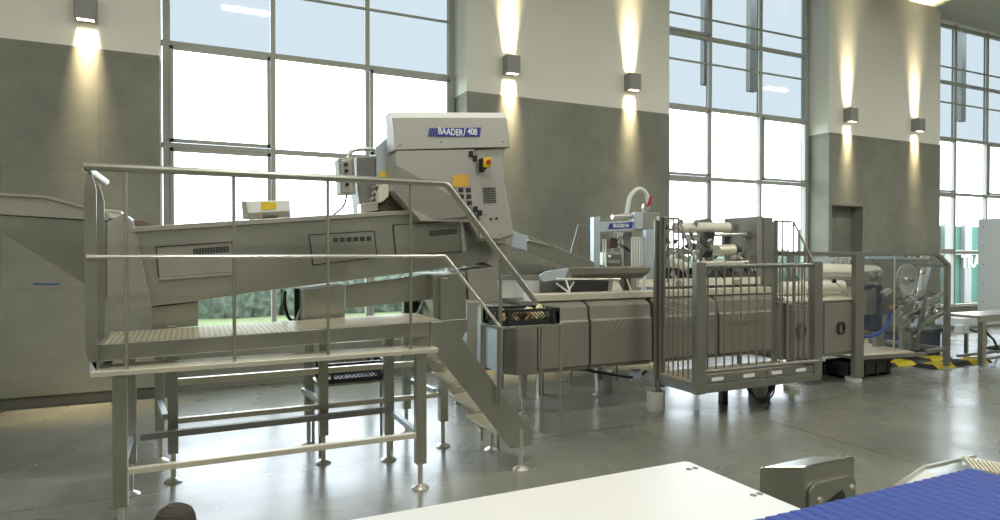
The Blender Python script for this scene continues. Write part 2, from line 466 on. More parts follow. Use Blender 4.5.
SC = [(-.9, 3.86, 'grey box wall lamp cut by the top edge, left of the first window'),
      (3.71, 3.88, 'grey box wall lamp right of the first window, above the tall BAADER hood'),
      (5.60, 3.87, 'grey box wall lamp just left of the middle window'),
      (10.13, 3.82, 'grey box wall lamp above the wall niche, right of the middle window'),
      (11.95, 3.80, 'grey box wall lamp nearest the far right window, with the brightest ceiling glow')]
for x, z, lb in SC: sconce(x, z)['label'] = lb

# ------------------------------------------------------------------ helpers for machine feet
def foot(x, y, top, parent, r=.05):
    m = MB()
    m.lathe((x, y, 0), [(r, 0), (r, .008), (r * .75, .018), (r * .3, .03), (.016, .045), (.016, top)], 16)
    return m.build('adjustable_foot', STEELL, parent, smooth=True)

# ------------------------------------------------------------------ operator walkway with stair
wk = thing('operator_walkway', 'steel operator walkway with handrail, checker plate deck and stair, standing before the long trough', 'platform', (.5, 4.25, 0))
dk = MB().prism([(-.43, 4.02, .94), (1.52, 4.02, .975), (1.52, 4.02, 1.045), (-.43, 4.02, 1.005)], (0, .66, 0))
dk.build('deck', CHECK, wk, bevel=.003)
MB().prism([(-.43, 3.995, .925), (1.66, 3.995, .968), (1.66, 3.995, 1.058), (-.43, 3.995, 1.014)], (0, .022, 0)).build('deck_edge', STEEL, wk, bevel=.003)
MB().box(-.445, 4.0, .925, -.43, 4.68, 1.014).build('deck_edge', STEEL, wk, bevel=.003)
MB().prism([(-.465, 3.90, .885), (1.42, 3.90, .89), (1.44, 4.10, .89), (-.44, 4.16, .885)], (0, 0, -.028)).build('ledge', PLATE, wk, bevel=.003)
MB().prism([(-.46, 4.08, .857), (-.40, 4.08, .857), (-.40, 4.68, .925), (-.46, 4.68, .925)], (0, 0, -.03)).build('bracket', STEELB, wk)
for x, y, fz in ((-.336, 3.95, .16), (1.315, 3.95, .16), (-.338, 4.60, .2), (1.287, 4.58, .19)):
    lg = MB().box(x - .034, y - .03, fz, x + .034, y + .03, .86 if y < 4 else .93).build('leg', STEEL, wk, bevel=.004)
    foot(x, y, fz + .01, lg, .055)
MB().bar((-.30, 3.94, .345), (1.28, 3.94, .345), .04, .032).build('stretcher', PLATE, wk, bevel=.003)
MB().bar((-.285, 4.60, .353), (1.25, 4.60, .36), .04, .04).build('stretcher', STEELD, wk, bevel=.003)
for x in (-.336, 1.30): MB().bar((x, 3.97, .35), (x, 4.57, .355), .035, .035).build('stretcher', STEELB, wk)
# handrail
MB().tube([(-.485, 3.92, 1.937), (1.46, 3.92, 1.937), (1.486, 3.92, 1.93), (1.505, 3.92, 1.912), (2.135, 3.92, 1.155)], .021, 12).build('handrail', STEEL, wk, smooth=True)
pe = at(105, 182, y=4.35)
MB().tube([(-.475, 3.93, 1.925), pe], .021, 12).build('handrail_return', STEELL, wk, smooth=True)
MB().tube([(-.478, 3.92, 1.475), (1.468, 3.92, 1.475), (1.483, 3.92, 1.465), (1.862, 3.92, 1.0)], .0105, 8).build('mid_rail', STEELL, wk, smooth=True)
for x, zt in ((-.302, 1.925), (.222, 1.925), (.737, 1.925), (1.246, 1.925)):
    MB().tube([(x, 3.925, .875), (x, 3.925, 1.8), (x, 3.925, zt)], .0095, 8).build('baluster', STEEL, wk, smooth=True)
MB().tube([(1.868, 3.935, .47), (1.868, 3.925, 1.47)], .0125, 8).build('baluster', STEEL, wk, smooth=True)
for (x, y, zt, zb) in ((-.462, 3.94, 1.925, .93), (-.478, 4.44, 1.895, .98)):
    MB().prism([(x - .027, y, zb + .05), (x + .027, y, zb - .06), (x + .027, y, zt - .10), (x + .004, y, zt), (x - .004, y, zt), (x - .027, y, zt - .10)], (0, .012, 0)).build('end_post', STEEL, wk, bevel=.002)
MB().box(-.47, 3.94, .88, -.44, 4.46, .93).build('bracket', STEELB, wk)
SO = [(431, 347), (431, 322), (448, 322), (462, 338), (500, 391), (534, 432), (532, 445.5), (511, 448.5)]
sp0 = [at(a, b, y=3.98) for a, b in SO]
MB().prism(sp0, (0, .012, 0)).build('stringer', STEEL, wk, bevel=.002)
MB().prism([p + Vector((0, .50, 0)) for p in sp0], (0, .012, 0)).build('stringer', STEEL, wk, bevel=.002)
for z in (.80, .63, .455, .29):
    xc = 1.46 + (.90 - z) * .80
    MB().box(xc - .10, 3.99, z - .02, xc + .12, 4.49, z).build('tread', PLATE, wk, bevel=.002)
for y in (3.99, 4.475): foot(2.055, y, .28, wk, .055)

# ------------------------------------------------------------------ the long trough machine with the tall hood
fm = thing('fish_processing_machine', 'grey steel infeed trough rising to a tall hood lettered BAADER/408', 'machine', (.9, 5.1, 0))
YF = 4.74
MB().px([(133, 229), (290, 219), (410, 212), (462, 214), (470, 264), (432, 270), (250, 293), (198, 301), (152, 306), (134, 302)], YF, .62).build('trough', STEEL, fm, bevel=.004)
MB().px([(107, 222), (124, 213), (133, 222), (152, 306), (118, 309), (107, 300)], YF - .012, .6).build('end_plate', STEELG, fm, bevel=.003)
MB().px([(131, 227), (410, 210), (410, 214), (131, 232)], YF - .02, .66).build('rim', STEELL, fm, bevel=.003)
def grille(pts, cols, rows, y, parent, fill=.78, name='vent_grille'):
    """dark punched holes laid over a quad measured in the photo: tl, tr, br, bl"""
    tl, tr, br_, bl = [at(a, b, y=y) for a, b in pts]; m = MB()
    for i in range(cols):
        for j in range(rows):
            def P(u, v): return tl.lerp(tr, u).lerp(bl.lerp(br_, u), v)
            u0 = (i + .5 - fill / 2) / cols; u1 = (i + .5 + fill / 2) / cols; v0 = (j + .5 - fill / 2) / rows; v1 = (j + .5 + fill / 2) / rows
            m.prism([P(u0, v0), P(u1, v0), P(u1, v1), P(u0, v1)], (0, -.002, 0))
    return m.build(name, DARK, parent)
def panel(pts, frame=True, mat_=STEEL, y=YF):
    p = MB().px(pts, y - .001, -.006).build('access_panel', mat_, fm, bevel=.002)
    if frame:
        m = MB(); q = [at(a, b, y=y - .004) for a, b in pts]
        for i in range(len(q)): m.bar(q[i], q[(i + 1) % len(q)], .007, .012, up=(0, 1, 0))
        m.build('gasket', DARK, p)
    return p
p1 = panel([(156, 247), (232, 242), (235, 272), (159, 278)], mat_=STEELG)
grille([(193, 248.5), (229, 246), (229, 252), (193, 254.5)], 13, 3, YF - .008, p1)
MB().bar(at(159, 279, y=YF - .01), at(236, 273, y=YF - .01), .02, .016).build('hinge_strip', STEELL, p1)
p2 = panel([(309, 235), (374, 231), (377, 257), (313, 265)])
grille([(332, 237), (372, 235.5), (372, 241.5), (332, 243)], 6, 1, YF - .008, p2, .72)
p3 = panel([(393, 225), (461, 221), (465, 251), (396, 256)])
grille([(429, 231), (457, 228.5), (457, 234), (429, 236.5)], 15, 3, YF - .008, p3)
MB().px([(460, 221), (463, 221), (466, 251), (463, 252)], YF - .03, .02).build('hinge_strip', STEELL, p3)
bo = MB()
for a, b in ((298, 239), (302, 239), (386, 235), (388, 258), (381, 235), (305, 275), (109, 228), (112, 233), (284, 280), (300, 260), (424, 262), (428, 262), (302, 256)):
    q = at(a, b, y=YF - .006); bo.lathe(q, [(.006, 0), (.006, .005)], 8, (0, -1, 0))
bo.build('bolts', STEELD, fm)
MB().px([(152, 307), (198, 302), (198, 326), (152, 330)], YF + .06, .45).build('drain_box', STEEL, fm, bevel=.003)
MB().px([(304, 290), (345, 285), (345, 321), (304, 323)], YF + .04, .45).build('drain_box', STEEL, fm, bevel=.003)
MB().px([(346, 285), (432, 274), (432, 299), (346, 309)], YF + .08, .02).build('skirt_panel', STEEL, fm, bevel=.003)
MB().px([(432.5, 275), (466, 273), (466, 331), (462, 340), (434, 346)], YF - .02, .5).build('support_column', STEEL, fm, bevel=.003)
MB().px([(467, 270), (496, 267), (500, 302), (469, 300)], YF + .02, .4).build('support_column', STEELG, fm, bevel=.004)
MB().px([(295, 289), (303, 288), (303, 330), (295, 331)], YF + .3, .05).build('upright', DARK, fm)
MB().tube([at(293, 330, y=YF + .25), at(304, 300, y=YF + .25)], .012).build('strut', STEELL, fm)
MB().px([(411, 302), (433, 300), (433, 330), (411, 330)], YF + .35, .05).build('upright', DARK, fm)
MB().tube([at(413, 322, y=YF + .2), at(425, 300, y=YF + .2)], .014).build('strut', STEELL, fm)
MB().tube(bez([at(285, 291, y=YF + .25), at(285, 305, y=YF + .25), at(289, 318, y=YF + .25), at(297, 322, y=YF + .25)], 8), .012, 8).build('cable', BLACK, fm, smooth=True)
# stand
for x, y, zb in ((-.105, 4.75, .19), (.85, 4.72, .20), (1.755, 4.72, .20), (-.20, 5.25, .19), (.83, 5.23, .2), (1.62, 5.23, .2)):
    hw = .031
    zt = 1.02 if x < 1.5 else 1.3
    lg = MB().box(x - hw, y - .035, zb, x + hw, y + .035, zt).build('leg', STEEL, fm, bevel=.003)
    foot(x, y, zb + .01, lg, .055)
MB().bar((-.08, 4.74, .40), (1.73, 4.74, .40), .04, .035).build('stretcher', PLATE, fm, bevel=.003)
for y, z in ((4.74, .655), (5.24, .66)): MB().bar((-.08, y, z), (1.60, y, z), .05, .04).build('stretcher', PLATE, fm, bevel=.003)
for x in (-.15, .84, 1.70): MB().bar((x, 4.75, .43), (x - .05, 5.22, .43), .035, .035).build('stretcher', STEELB, fm)
# hood
YH = 4.60
hd0 = MB()
a0, b0, c0, d0 = at(392, 118, y=YH), at(507, 118, y=YH), at(511, 147, y=YH - .01), at(395, 150, y=YH - .01)
a1, b1 = at(390.5, 112.5, y=YH + .07), at(504, 113, y=YH + .07)
DH = .14
vs = [a0, b0, c0, d0, a1, b1]
bk = [a1 + Vector((0, DH, 0)), b1 + Vector((0, DH, 0)), c0 + Vector((0, DH + .07, 0)), d0 + Vector((0, DH + .07, 0))]
hd0.add(vs + bk, [(0, 1, 2, 3), (4, 5, 1, 0), (4, 6, 7, 5), (6, 9, 8, 7), (2, 8, 9, 3), (1, 5, 7, 8, 2), (0, 3, 9, 6, 4)])
hc = hd0.build('hood_cover', HOODM, fm, bevel=.005)
MB().add([a0 + Vector((0, -.001, .001)), b0 + Vector((0, -.001, .001)), b1 + Vector((0, .0, .002)), a1 + Vector((0, 0, .002)),
          bk[0] + Vector((0, 0, .002)), bk[1] + Vector((0, 0, .002))], [(0, 1, 2, 3), (3, 2, 5, 4)]).build('top_sheet', WHITE, hc)
# body behind the door and the right hand column
MB().px([(396, 150), (504, 147), (504, 180), (514, 234), (510, 245), (480, 240), (470, 222), (421, 221), (393, 190)], YH + .05, .5).build('hood_body', HOODM, fm, bevel=.004)
MB().px([(475, 150), (503, 148), (504, 182), (513.5, 234), (500, 239), (480, 238)], YH + .02, .05).build('side_panel', HOODM, fm, bevel=.003)
MB().px([(440, 221), (481, 217), (483, 262), (467, 266), (464, 222)], YF + .03, .4).build('recess', STEELD, fm)
MB().px([(481, 214), (514, 230), (510, 256), (497, 268), (482, 262)], YH + .25, .4).build('lower_column', STEELG, fm, bevel=.003)
def at3(px, py, a, b, c):
    n_ = (b - a).cross(c - a); r = FW + (px - 500) / FPX * RT - (py - 260) / FPX * UP; o = Vector((0, 0, 1.5))
    return o + r * ((a - o).dot(n_) / r.dot(n_))
f1, f2, f3 = at(396, 165, y=YH), at(480, 211.5, y=YH), at(421, 221.5, y=YH + .07)
door = MB().add([at(396.5, 151, y=YH), at(474, 149.5, y=YH), f2, f1, at3(479.6, 214.5, f1, f2, f3), f3, at3(393.5, 190, f1, f2, f3)],
                [(0, 1, 2, 3), (3, 2, 4, 5, 6)])
dr = door.build('door', HOODM, fm)
so = dr.modifiers.new('s', 'SOLIDIFY'); so.thickness = .012; so.offset = 0
MB().px([(452, 175), (468, 174.5), (468.5, 186.5), (453, 187)], YH - .007, -.002).build('orange_label', ORANGE, dr)
sq = MB()
for j, row in enumerate(((453, 461, 468.5), (461.5, 469), (469.5,))):
    for xx in row: sq.px([(xx - 2.6, 188 + j * 6.4), (xx + 2.2, 187.8 + j * 6.4), (xx + 2.4, 192.3 + j * 6.4), (xx - 2.4, 192.6 + j * 6.4)], YH - .007, -.002)
sq.build('vent_grille', DARK, dr)
for (a, b) in ((471.5, 153.5), (475.5, 158), (476, 209), (480.5, 213)): MB().px([(a - 2, b - 2.8), (a + 2, b - 2.8), (a + 2, b + 2.8), (a - 2, b + 2.8)], YH - .02, .02).build('hinge', BLACK, dr, bevel=.003)
es = MB().px([(484, 157.5), (492, 157.5), (492, 167), (484, 167)], YH - .07, .05).build('emergency_switch', YELLOW, fm, bevel=.004)
MB().px([(482, 158), (484.5, 157.5), (484.5, 167.5), (487, 168), (484, 172), (482, 170)], YH - .05, .06).build('switch_bracket', BLACK, es)
MB().lathe(at(488, 162.2, y=YH - .07), [(.016, 0), (.018, .012), (.02, .02), (.012, .028)], 16, (0, -1, 0)).build('knob', RED, es, smooth=True)
grille([(482.5, 187.5), (495.5, 187), (496.5, 203), (483.5, 203.5)], 8, 9, YH + .018, fm, .66)
hl = MB()
for a, b, r in ((491, 219, .011), (496.5, 218.5, .011), (486.5, 214.5, .004), (504, 243, .004), (503, 238, .004), (501, 235, .004)): hl.lathe(at(a, b, y=YH + .018), [(r, 0), (r, .003)], 12, (0, -1, 0))
hl.build('cable_hole', DARK, fm)
bt = MB()
for a, b in ((400, 145), (441, 142), (503, 142)): bt.lathe(at(a, b, y=YH - .012), [(.005, 0), (.005, .004)], 8, (0, -1, 0))
bt.build('bolts', DARK, hc)
# lettering on the hood
YT = YH - .010
sg = MB()
for i in range(4):
    x = 429 + i * 2.1
    sg.px([(x + .8, 128), (x + 2.2, 128), (x + .8, 136.5), (x - .6, 136.5)], YT, -.003)
sg.px([(438.2, 128), (464.6, 128), (463, 136.5), (436.8, 136.5)], YT, -.003)
sg.px([(465.6, 128), (481, 127.6), (479.5, 136.5), (464, 136.5)], YT, -.003)
sgo = sg.build('sign_plate', BLUEP, hc)
wm = (at(474, 132, y=YT) - at(445, 132, y=YT)).x / 29
text('lettering', 'BAADER', .068, at(450.6, 132.4, y=YT - .005) + Vector((0, 0, .002)), Euler((R(90), 0, 0)), LETTER, sgo, xs=.78, ext=.001)
text('lettering', '/', .075, at(464.6, 132.2, y=YT - .005), Euler((R(90), 0, 0)), LETTER, sgo, xs=.8, ext=.001)
text('lettering', '408', .068, at(472.4, 132.2, y=YT - .005) + Vector((0, 0, .002)), Euler((R(90), 0, 0)), LETTER, sgo, xs=.78, ext=.001)
# left side of the hood: pale side sheet, dark block for the shaded interior, chute bits
MB().px([(376, 147), (391, 134), (394, 150), (396, 190), (385, 192), (377, 186)], YH + .30, .02).build('side_sheet', STEELB, fm, bevel=.003)
MB().px([(386, 190), (394, 188), (421, 220), (418, 214), (380, 214), (380, 200)], YH + .2, .3).build('drum', BROWN, fm)  # brown block puts the shade of the open interior into colour
MB().px([(383, 184), (389, 182), (389, 196), (384, 201), (379, 203), (379, 193)], YH + .15, .1).build('guide_block', CREAM, fm, bevel=.006)
MB().px([(361, 204), (378, 201), (379, 210), (361, 213)], YH + .2, .12).build('tray', STEELL, fm, bevel=.003)
MB().px([(366, 156), (378, 156), (380, 185), (380, 214), (361, 214), (358, 190), (357, 156)], YH + .34, .25).build('side_housing', STEELD, fm, bevel=.01)
MB().px([(379, 172), (386, 171), (386, 177), (380, 178)], YH + .28, -.004).build('yellow_label', YELLOW, fm)
cb_ = MB().px([(338.5, 158), (354, 157), (356, 194), (341, 194)], YH + .3, .16).build('control_box', STEELG, fm, bevel=.008)
MB().px([(341, 160), (351.5, 159.5), (353, 191.5), (343, 192)], YH + .292, .01).build('face_plate', STEELL, cb_, bevel=.004)
kb = MB()
for b in (164.5, 171, 184.5): kb.lathe(at(345.8 + (b - 164) * .06, b, y=YH + .29), [(.014, 0), (.014, .012), (.009, .02)], 14, (0, -1, 0))
kb.build('knobs', BLACK, cb_, smooth=True)
MB().tube(bez([at(348, 158, y=YH + .42), at(352, 151, y=YH + .42), at(362, 149, y=YH + .42), at(374, 150, y=YH + .42), at(378, 156, y=YH + .42)], 8), .016, 8).build('conduit', STEELL, fm, smooth=True)
MB().tube(bez([at(347, 194, y=YH + .4), at(344, 205, y=YH + .4), at(336, 213, y=YH + .4), at(329, 217, y=YH + .4)], 8), .007, 8).build('cable', BLACK, fm, smooth=True)
cp = MB()
for (a, b) in ((370, 184), (374, 188), (372, 194), (376, 198), (370, 200)): cp.lathe(at(a, b, y=YH + .3), [(.012, 0), (.014, .03), (.008, .05)], 10, (.3, -1, .4))
cp.build('pipe_fittings', STEELL, fm, smooth=True)
# lid with yellow label standing on the rim
ld = MB().px([(246, 218), (245, 201), (290, 200), (291, 217)], 5.0, .22).build('hinged_lid', WHITE, fm, bevel=.008)
MB().px([(248, 213), (289, 211), (290.5, 218), (250, 221)], 4.985, .02).build('lid_edge', STEEL, ld)
MB().px([(261, 202), (276, 202), (276, 209), (261, 210)], 4.995, -.003).build('yellow_label', YELLOW, ld)
MB().tube([at(263, 217, y=4.975), at(277.5, 216, y=4.975)], .012, 8).build('handle', BLACK, ld, smooth=True)
MB().px([(242.5, 201), (246, 201), (249, 219), (244, 219)], 4.97, .12).build('lid_hinge', STEELG, ld)
sr = MB()
sr.tube([at(206, 224, y=5.0), at(240, 221, y=5.0)], .006, 6); sr.tube([at(209, 220, y=5.0), at(240, 217, y=5.0)], .004, 6)
for a in (209, 218, 229, 239): sr.tube([at(a, 224 - (a - 209) * .08, y=5.0), at(a, 218.5 - (a - 209) * .07, y=5.0)], .004, 6)
sr.build('sensor_rail', STEELG, fm)

# infeed conveyor at the left
ic = thing('infeed_conveyor', 'sloped steel infeed conveyor entering from the left edge, feeding the trough', 'conveyor', (-1.6, 5.1, 0))
YI = 4.86
MB().px([(-60, 190), (0, 193), (45, 197), (88, 208), (107, 213), (107, 221), (0, 214.5), (-60, 211)], YI, .5).build('side_wall', STEELG, ic, bevel=.003)
MB().px([(-60, 212), (0, 215), (107, 222), (107, 298), (92, 289), (0, 231), (-60, 200)][:6] + [(-60, 214)], YI + .012, .48).build('hopper', STEEL, ic, bevel=.003)
MB().px([(-60, 189), (45, 195.5), (88, 206.5), (122, 212.5), (122, 214.5), (88, 209), (45, 198), (-60, 192)], YI - .012, .016).build('rim', STEELL, ic)
MB().px([(95, 208), (121, 211), (124, 218), (96, 219)], YI + .12, .3).build('feed_plate', PLATE, ic, bevel=.003)
for x in (-1.75, -1.35):
    for y in (4.9, 5.3):
        lg = MB().box(x - .03, y - .03, .1, x + .03, y + .03, 1.72).build('leg', STEEL, ic, bevel=.003); foot(x, y, .11, lg)
MB().tube([(-1.75, 4.9, .5), (-1.35, 4.9, .5)], .02).build('stretcher', STEEL, ic)
rg = MB(); q = at(141, 225.5, y=4.86)
rg.lathe(q + Vector((-.07, 0, 0)), [(.01, 0), (.035, .02), (.04, .07), (.03, .11), (.012, .15)], 10, (1, .1, -.08))
tag(rg.build('rag', BROWN, smooth=True), 'small brown lump lying on the left end of the trough rim', 'rag')

# ------------------------------------------------------------------ plastic crates on thin tube stands
def crate(name, cx, cy, z, sx, sy, h, m, label, holes=True, frac=.5):
    t = thing(name, label, 'crate', (cx, cy, z))
    wall = MB(); th = .012
    wall.box(cx - sx / 2, cy - sy / 2, z, cx + sx / 2, cy + sy / 2, z + .012)
    def side(p, q):
        p = Vector(p); q = Vector(q); d = q - p; L = d.length; d.normalize(); 
        wall.bar(p + Vector((0, 0, h - .012)), q + Vector((0, 0, h - .012)), .022, .024)
        wall.bar(p + Vector((0, 0, .02)), q + Vector((0, 0, .02)), th, .03)
        for e in (0, L): wall.bar(p + d * e, p + d * e + Vector((0, 0, h)), .02, .02)
        for e in (.055, L - .055): wall.bar(p + d * e, p + d * e + Vector((0, 0, h)), .05 if False else th, .05)
        wh = h - .05; st = .03; n = int((L - .1) / st)
        for i in range(-int(wh / st), n):
            x0 = .06 + i * st; a = (x0, .03); b = (x0 + wh, .03 + wh)
            lo, hi = .06, L - .06
            t0 = max(0, (lo - a[0]) / wh); t1 = min(1, (hi - a[0]) / wh)
            if t1 <= t0: continue
            for flip in (0, 1):
                za, zb_ = (.03 + wh * t0, .03 + wh * t1)
                if flip: za, zb_ = (.03 + wh - wh * t0, .03 + wh - wh * t1)
                wall.bar(p + d * (a[0] + wh * t0) + Vector((0, 0, za)), p + d * (a[0] + wh * t1) + Vector((0, 0, zb_)), .003, .0045)
    c = [(cx - sx / 2, cy - sy / 2, z), (cx + sx / 2, cy - sy / 2, z), (cx + sx / 2, cy + sy / 2, z), (cx - sx / 2, cy + sy / 2, z)]
    for i in range(4): side(c[i], c[(i + 1) % 4])
    wall.build('crate_wall', m, t)
    return t
def stand(x0, x1, y0, y1, zt, label, r=.012, shelf=None):
    t = thing('crate_stand', label, 'stand', ((x0 + x1) / 2, (y0 + y1) / 2, 0))
    for x in (x0, x1):
        for y in (y0, y1): MB().tube([(x, y, 0), (x, y, zt)], r, 8).build('leg', STEEL, t, smooth=True)
    fr = MB()
    for p, q in (((x0, y0), (x1, y0)), ((x1, y0), (x1, y1)), ((x1, y1), (x0, y1)), ((x0, y1), (x0, y0))): fr.bar((*p, zt), (*q, zt), .025, .02)
    fr.build('top_frame', STEEL, t, bevel=.002)
    if shelf:
        lo = MB(); lo.bar((x0, y0, shelf), (x0, y1, shelf), .02, .02); lo.bar((x1, y0, shelf), (x1, y1, shelf), .02, .02)
        lo.build('side_rail', STEEL, t)
    return t
stand(2.10, 2.64, 4.45, 4.76, .925, 'thin steel tube stand beside the stair foot, carrying the black crate of fish scraps')
crate('plastic_crate', 2.37, 4.60, .937, .50, .30, .125, BLACK, 'black lattice crate holding yellow fish scraps, on the tube stand beside the stair')
rn = random.Random(5)
for i in range(22):
    q = Vector((2.20 + rn.random() * .30, 4.485 + rn.random() * .12, .952 + rn.random() * .012))
    a = rn.random() * 6.28; d = Vector((math.cos(a), math.sin(a), 0))
    L = .05 + rn.random() * .03; hgt = .018 + rn.random() * .02 + (.02 if q.x > 2.4 else 0)
    f = MB().lathe(q, [(.004, 0), (hgt * .7, L * .2), (hgt, L * .5), (hgt * .7, L * .8), (.008, L * .95), (.018, L * 1.2)], 8, d + Vector((0, 0, .15)))
    o = f.build('fish_scrap', FISHR if i % 5 == 2 else FISH, smooth=True)
    o.location.z = .951 + (i % 3) * .018
    tag(o, 'fish scrap lying in the black crate beside the stair, red piece' if i % 5 == 2 else 'fish scrap lying in the black crate beside the stair, yellow piece', 'fish scrap', 'red fish scraps in the crate' if i % 5 == 2 else 'yellow fish scraps in the crate')
stand(.86, 1.40, 4.90, 5.20, .515, 'thin steel tube stand under the trough, carrying an empty crate', r=.012)
crate('plastic_crate', 1.12, 5.04, .526, .46, .32, .15, BLACK, 'black lattice crate on the low stand under the trough')

# ------------------------------------------------------------------ gutting line
gm = thing('gutting_machine', 'long steel gutting line with brown grey covers behind the guard cage', 'machine', (4.2, 5.5, 0))
YM = 5.10
def cover(xa, xb, slashes=()):
    prof = [(YM + .03, .41), (YM + .03, .44), (YM, .45), (YM, .86), (YM + .018, .872), (YM + .035, .995), (YM + .13, 1.045), (YM + .75, 1.045), (YM + .75, .41)]
    m = MB().prism([(xa, y, z) for y, z in prof], (xb - xa, 0, 0))
    for s in slashes:
        m.bar((s, YM - .002, .75), (s + .06, YM - .002, .845), .016, .014)
    return m.build('cover', COVERM, gm, bevel=.006)
cover(2.80, 3.335, [2.92, 2.98, 3.04]); cover(3.36, 4.06, [3.50 + .062 * i for i in range(5)])
cover(4.12, 4.90, [4.45 + .062 * i for i in range(4)]); cover(4.93, 5.80, [5.1 + .062 * i for i in range(4)])
MB().prism([(2.52, YM + .12, .41), (2.60, YM + .03, .41), (2.79, YM, .41), (2.79, YM + .7, .41), (2.52, YM + .7, .41)], (0, 0, .59)).build('end_cover', COVERM, gm, bevel=.01)
MB().box(2.50, YM + .14, .42, 2.519, YM + .68, .98).build('end_plate', STEELB, gm, bevel=.003)  # pale blue stands for the bluish light on this end face
MB().box(2.46, YM + .5, .0, 2.50, YM + .54, 1.3).build('frame_post', STEELL, gm, bevel=.003)
MB().box(2.78, YM + .10, 1.05, 5.78, YM + .26, 1.115).build('ledge', PLATE, gm, bevel=.006)
MB().box(2.1, YM + .75, 1.0, 5.8, YM + .95, 1.06).build('conveyor_belt', CREAM, gm, bevel=.01)
MB().px([(486, 280), (541, 280), (541, 298), (486, 298)], 5.80, .02).build('splash_back', WHITE, gm)
MB().px([(486, 275), (541, 275), (541, 280), (486, 280)], 5.79, .04).build('splash_rim', STEELG, gm, bevel=.003)
MB().px([(541, 280), (572, 282), (569, 297), (541, 297)], 5.72, .03).build('drive_panel', STEELD, gm)
MB().box(4.12, YM + .28, 1.14, 5.8, YM + .33, 1.22).build('side_guide', CREAM, gm, bevel=.004)
# infeed tray above the covers
ty = 5.42
tr = MB().add([at(569, 268, y=ty), at(651, 267.5, y=ty), at(649, 272, y=ty + .02), at(642, 277, y=ty + .10), at(575, 282, y=ty + .10), at(570, 275, y=ty + .02),
               at(569, 267, y=ty + .22), at(651, 266.5, y=ty + .22)], [(0, 1, 2, 5), (5, 2, 3, 4), (4, 3, 7, 6)])
tro = tr.build('feed_tray', COVERM, gm)
sm = tro.modifiers.new('s', 'SOLIDIFY'); sm.thickness = .006; sm.offset = 0
MB().tube([at(569, 268, y=ty), at(651, 267.5, y=ty)], .006, 6).build('rim', STEELL, tro)
MB().px([(540, 275), (546, 271.5), (569, 268), (565, 278), (544, 282), (541, 280)], ty - .02, .03).build('tray_end', STEELB, tro, bevel=.004)  # bluish light on the tray end is put into the colour
for a, b, c, d in ((566, 280, 571, 296), (574, 282, 566, 295), (627, 279, 632, 294), (646, 276, 640, 294), (556, 283, 568, 292)):
    MB().tube([at(a, b, y=ty - .04), at(c, d, y=ty - .1)], .009, 8).build('tray_support', STEELL, gm, smooth=True)
MB().tube([at(556, 279, y=ty - .03), at(620, 279, y=ty - .03)], .011, 8).build('tray_rail', STEELL, gm, smooth=True)
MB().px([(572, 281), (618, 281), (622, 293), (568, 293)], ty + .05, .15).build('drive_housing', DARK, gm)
MB().px([(613, 281), (618, 281), (624, 292), (612, 292)], ty - .02, .08).build('bracket', CREAM, gm, bevel=.004)
# cabinets at the right
cab = MB().box(5.84, YM - .06, .33, 7.02, YM + .6, .95).build('cabinet', COVERM, gm, bevel=.005)
MB().box(5.80, YM - .08, .95, 7.04, YM + .62, .975).build('cabinet_top', PLATE, gm, bevel=.004)
for xa, xb, hx in ((5.88, 6.36, 6.02), (6.40, 6.98, 6.66)):
    d = MB().box(xa, YM - .075, .36, xb, YM - .06, .92).build('door', COVERM, gm, bevel=.004)
    pts = [(hx, YM - .09, .58), (hx, YM - .11, .60), (hx + .0, YM - .11, .68), (hx, YM - .09, .70)]
    h = MB(); h.tube([(hx - .03, YM - .085, .58), (hx - .05, YM - .09, .60), (hx - .05, YM - .09, .68), (hx - .03, YM - .085, .70), (hx + .03, YM - .085, .70), (hx + .05, YM - .09, .68), (hx + .05, YM - .09, .60), (hx + .03, YM - .085, .58)], .012, 8, closed=True)
    h.build('handle', BLACK, d, smooth=True)
MB().box(5.78, YM - .02, .33, 5.84, YM + .6, 1.0).build('frame_post', STEELD, gm)
for x, y in ((2.75, 5.3), (2.75, 5.8), (3.87, 5.74), (5.2, 5.74)):
    lg = MB().box(x - .03, y - .03, .16, x + .03, y + .03, .42).build('leg', STEEL, gm); foot(x, y, .18, lg, .06)
for x, y in ((6.2, 5.3), (6.9, 5.5)):
    lg = MB().box(x - .03, y - .03, .12, x + .03, y + .03, .34).build('leg', STEELD, gm); foot(x, y, .14, lg, .06)
# roller shapes over the cabinets
for (p, q, r, mt_) in (((6.05, 5.35, 1.09), (7.1, 5.35, 1.09), .07, CREAM), ((6.9, 5.55, 1.02), (7.3, 5.55, 1.0), .05, CREAM), ((6.9, 5.75, 1.27), (8.3, 5.75, 1.22), .10, CREAM), ((6.2, 5.6, 1.02), (7.05, 5.6, 1.0), .04, STEEL)):
    MB().tube([p, q], r, 20).build('roller', mt_, gm, smooth=True)

# portal with the gripper heads
PY = 5.62
po = thing('portal_frame', 'pale steel portal with blue lettered crossbeam above the gutting line', 'machine frame', (3.9, 5.5, 1.05))
MB().px([(594, 217), (600.3, 216.5), (600.3, 290), (594, 290)], PY, .07).build('post', STEELB, po, bevel=.004)
MB().px([(646.5, 229), (653.5, 229), (653.5, 291), (646.5, 291)], PY, .07).build('post', STEELB, po, bevel=.004)
cbm = MB().px([(600.3, 222), (635, 220.5), (635, 230), (600.3, 232)], PY + .01, .06).build('crossbeam', STEELB, po, bevel=.003)
MB().px([(635, 212), (643, 212), (643, 229), (635, 229)], PY - .01, .06).build('upper_plate', STEELB, po, bevel=.003)
MB().px([(642.5, 212.5), (660, 212.5), (660, 230), (642.5, 229)], PY + .0, .25).build('gearbox', STEELG, po, bevel=.004)
si = MB().px([(609.5, 223.5), (633, 221.9), (632, 228.2), (608, 229.3)], PY + .009, -.003).build('sign_plate', BLUEP, cbm)
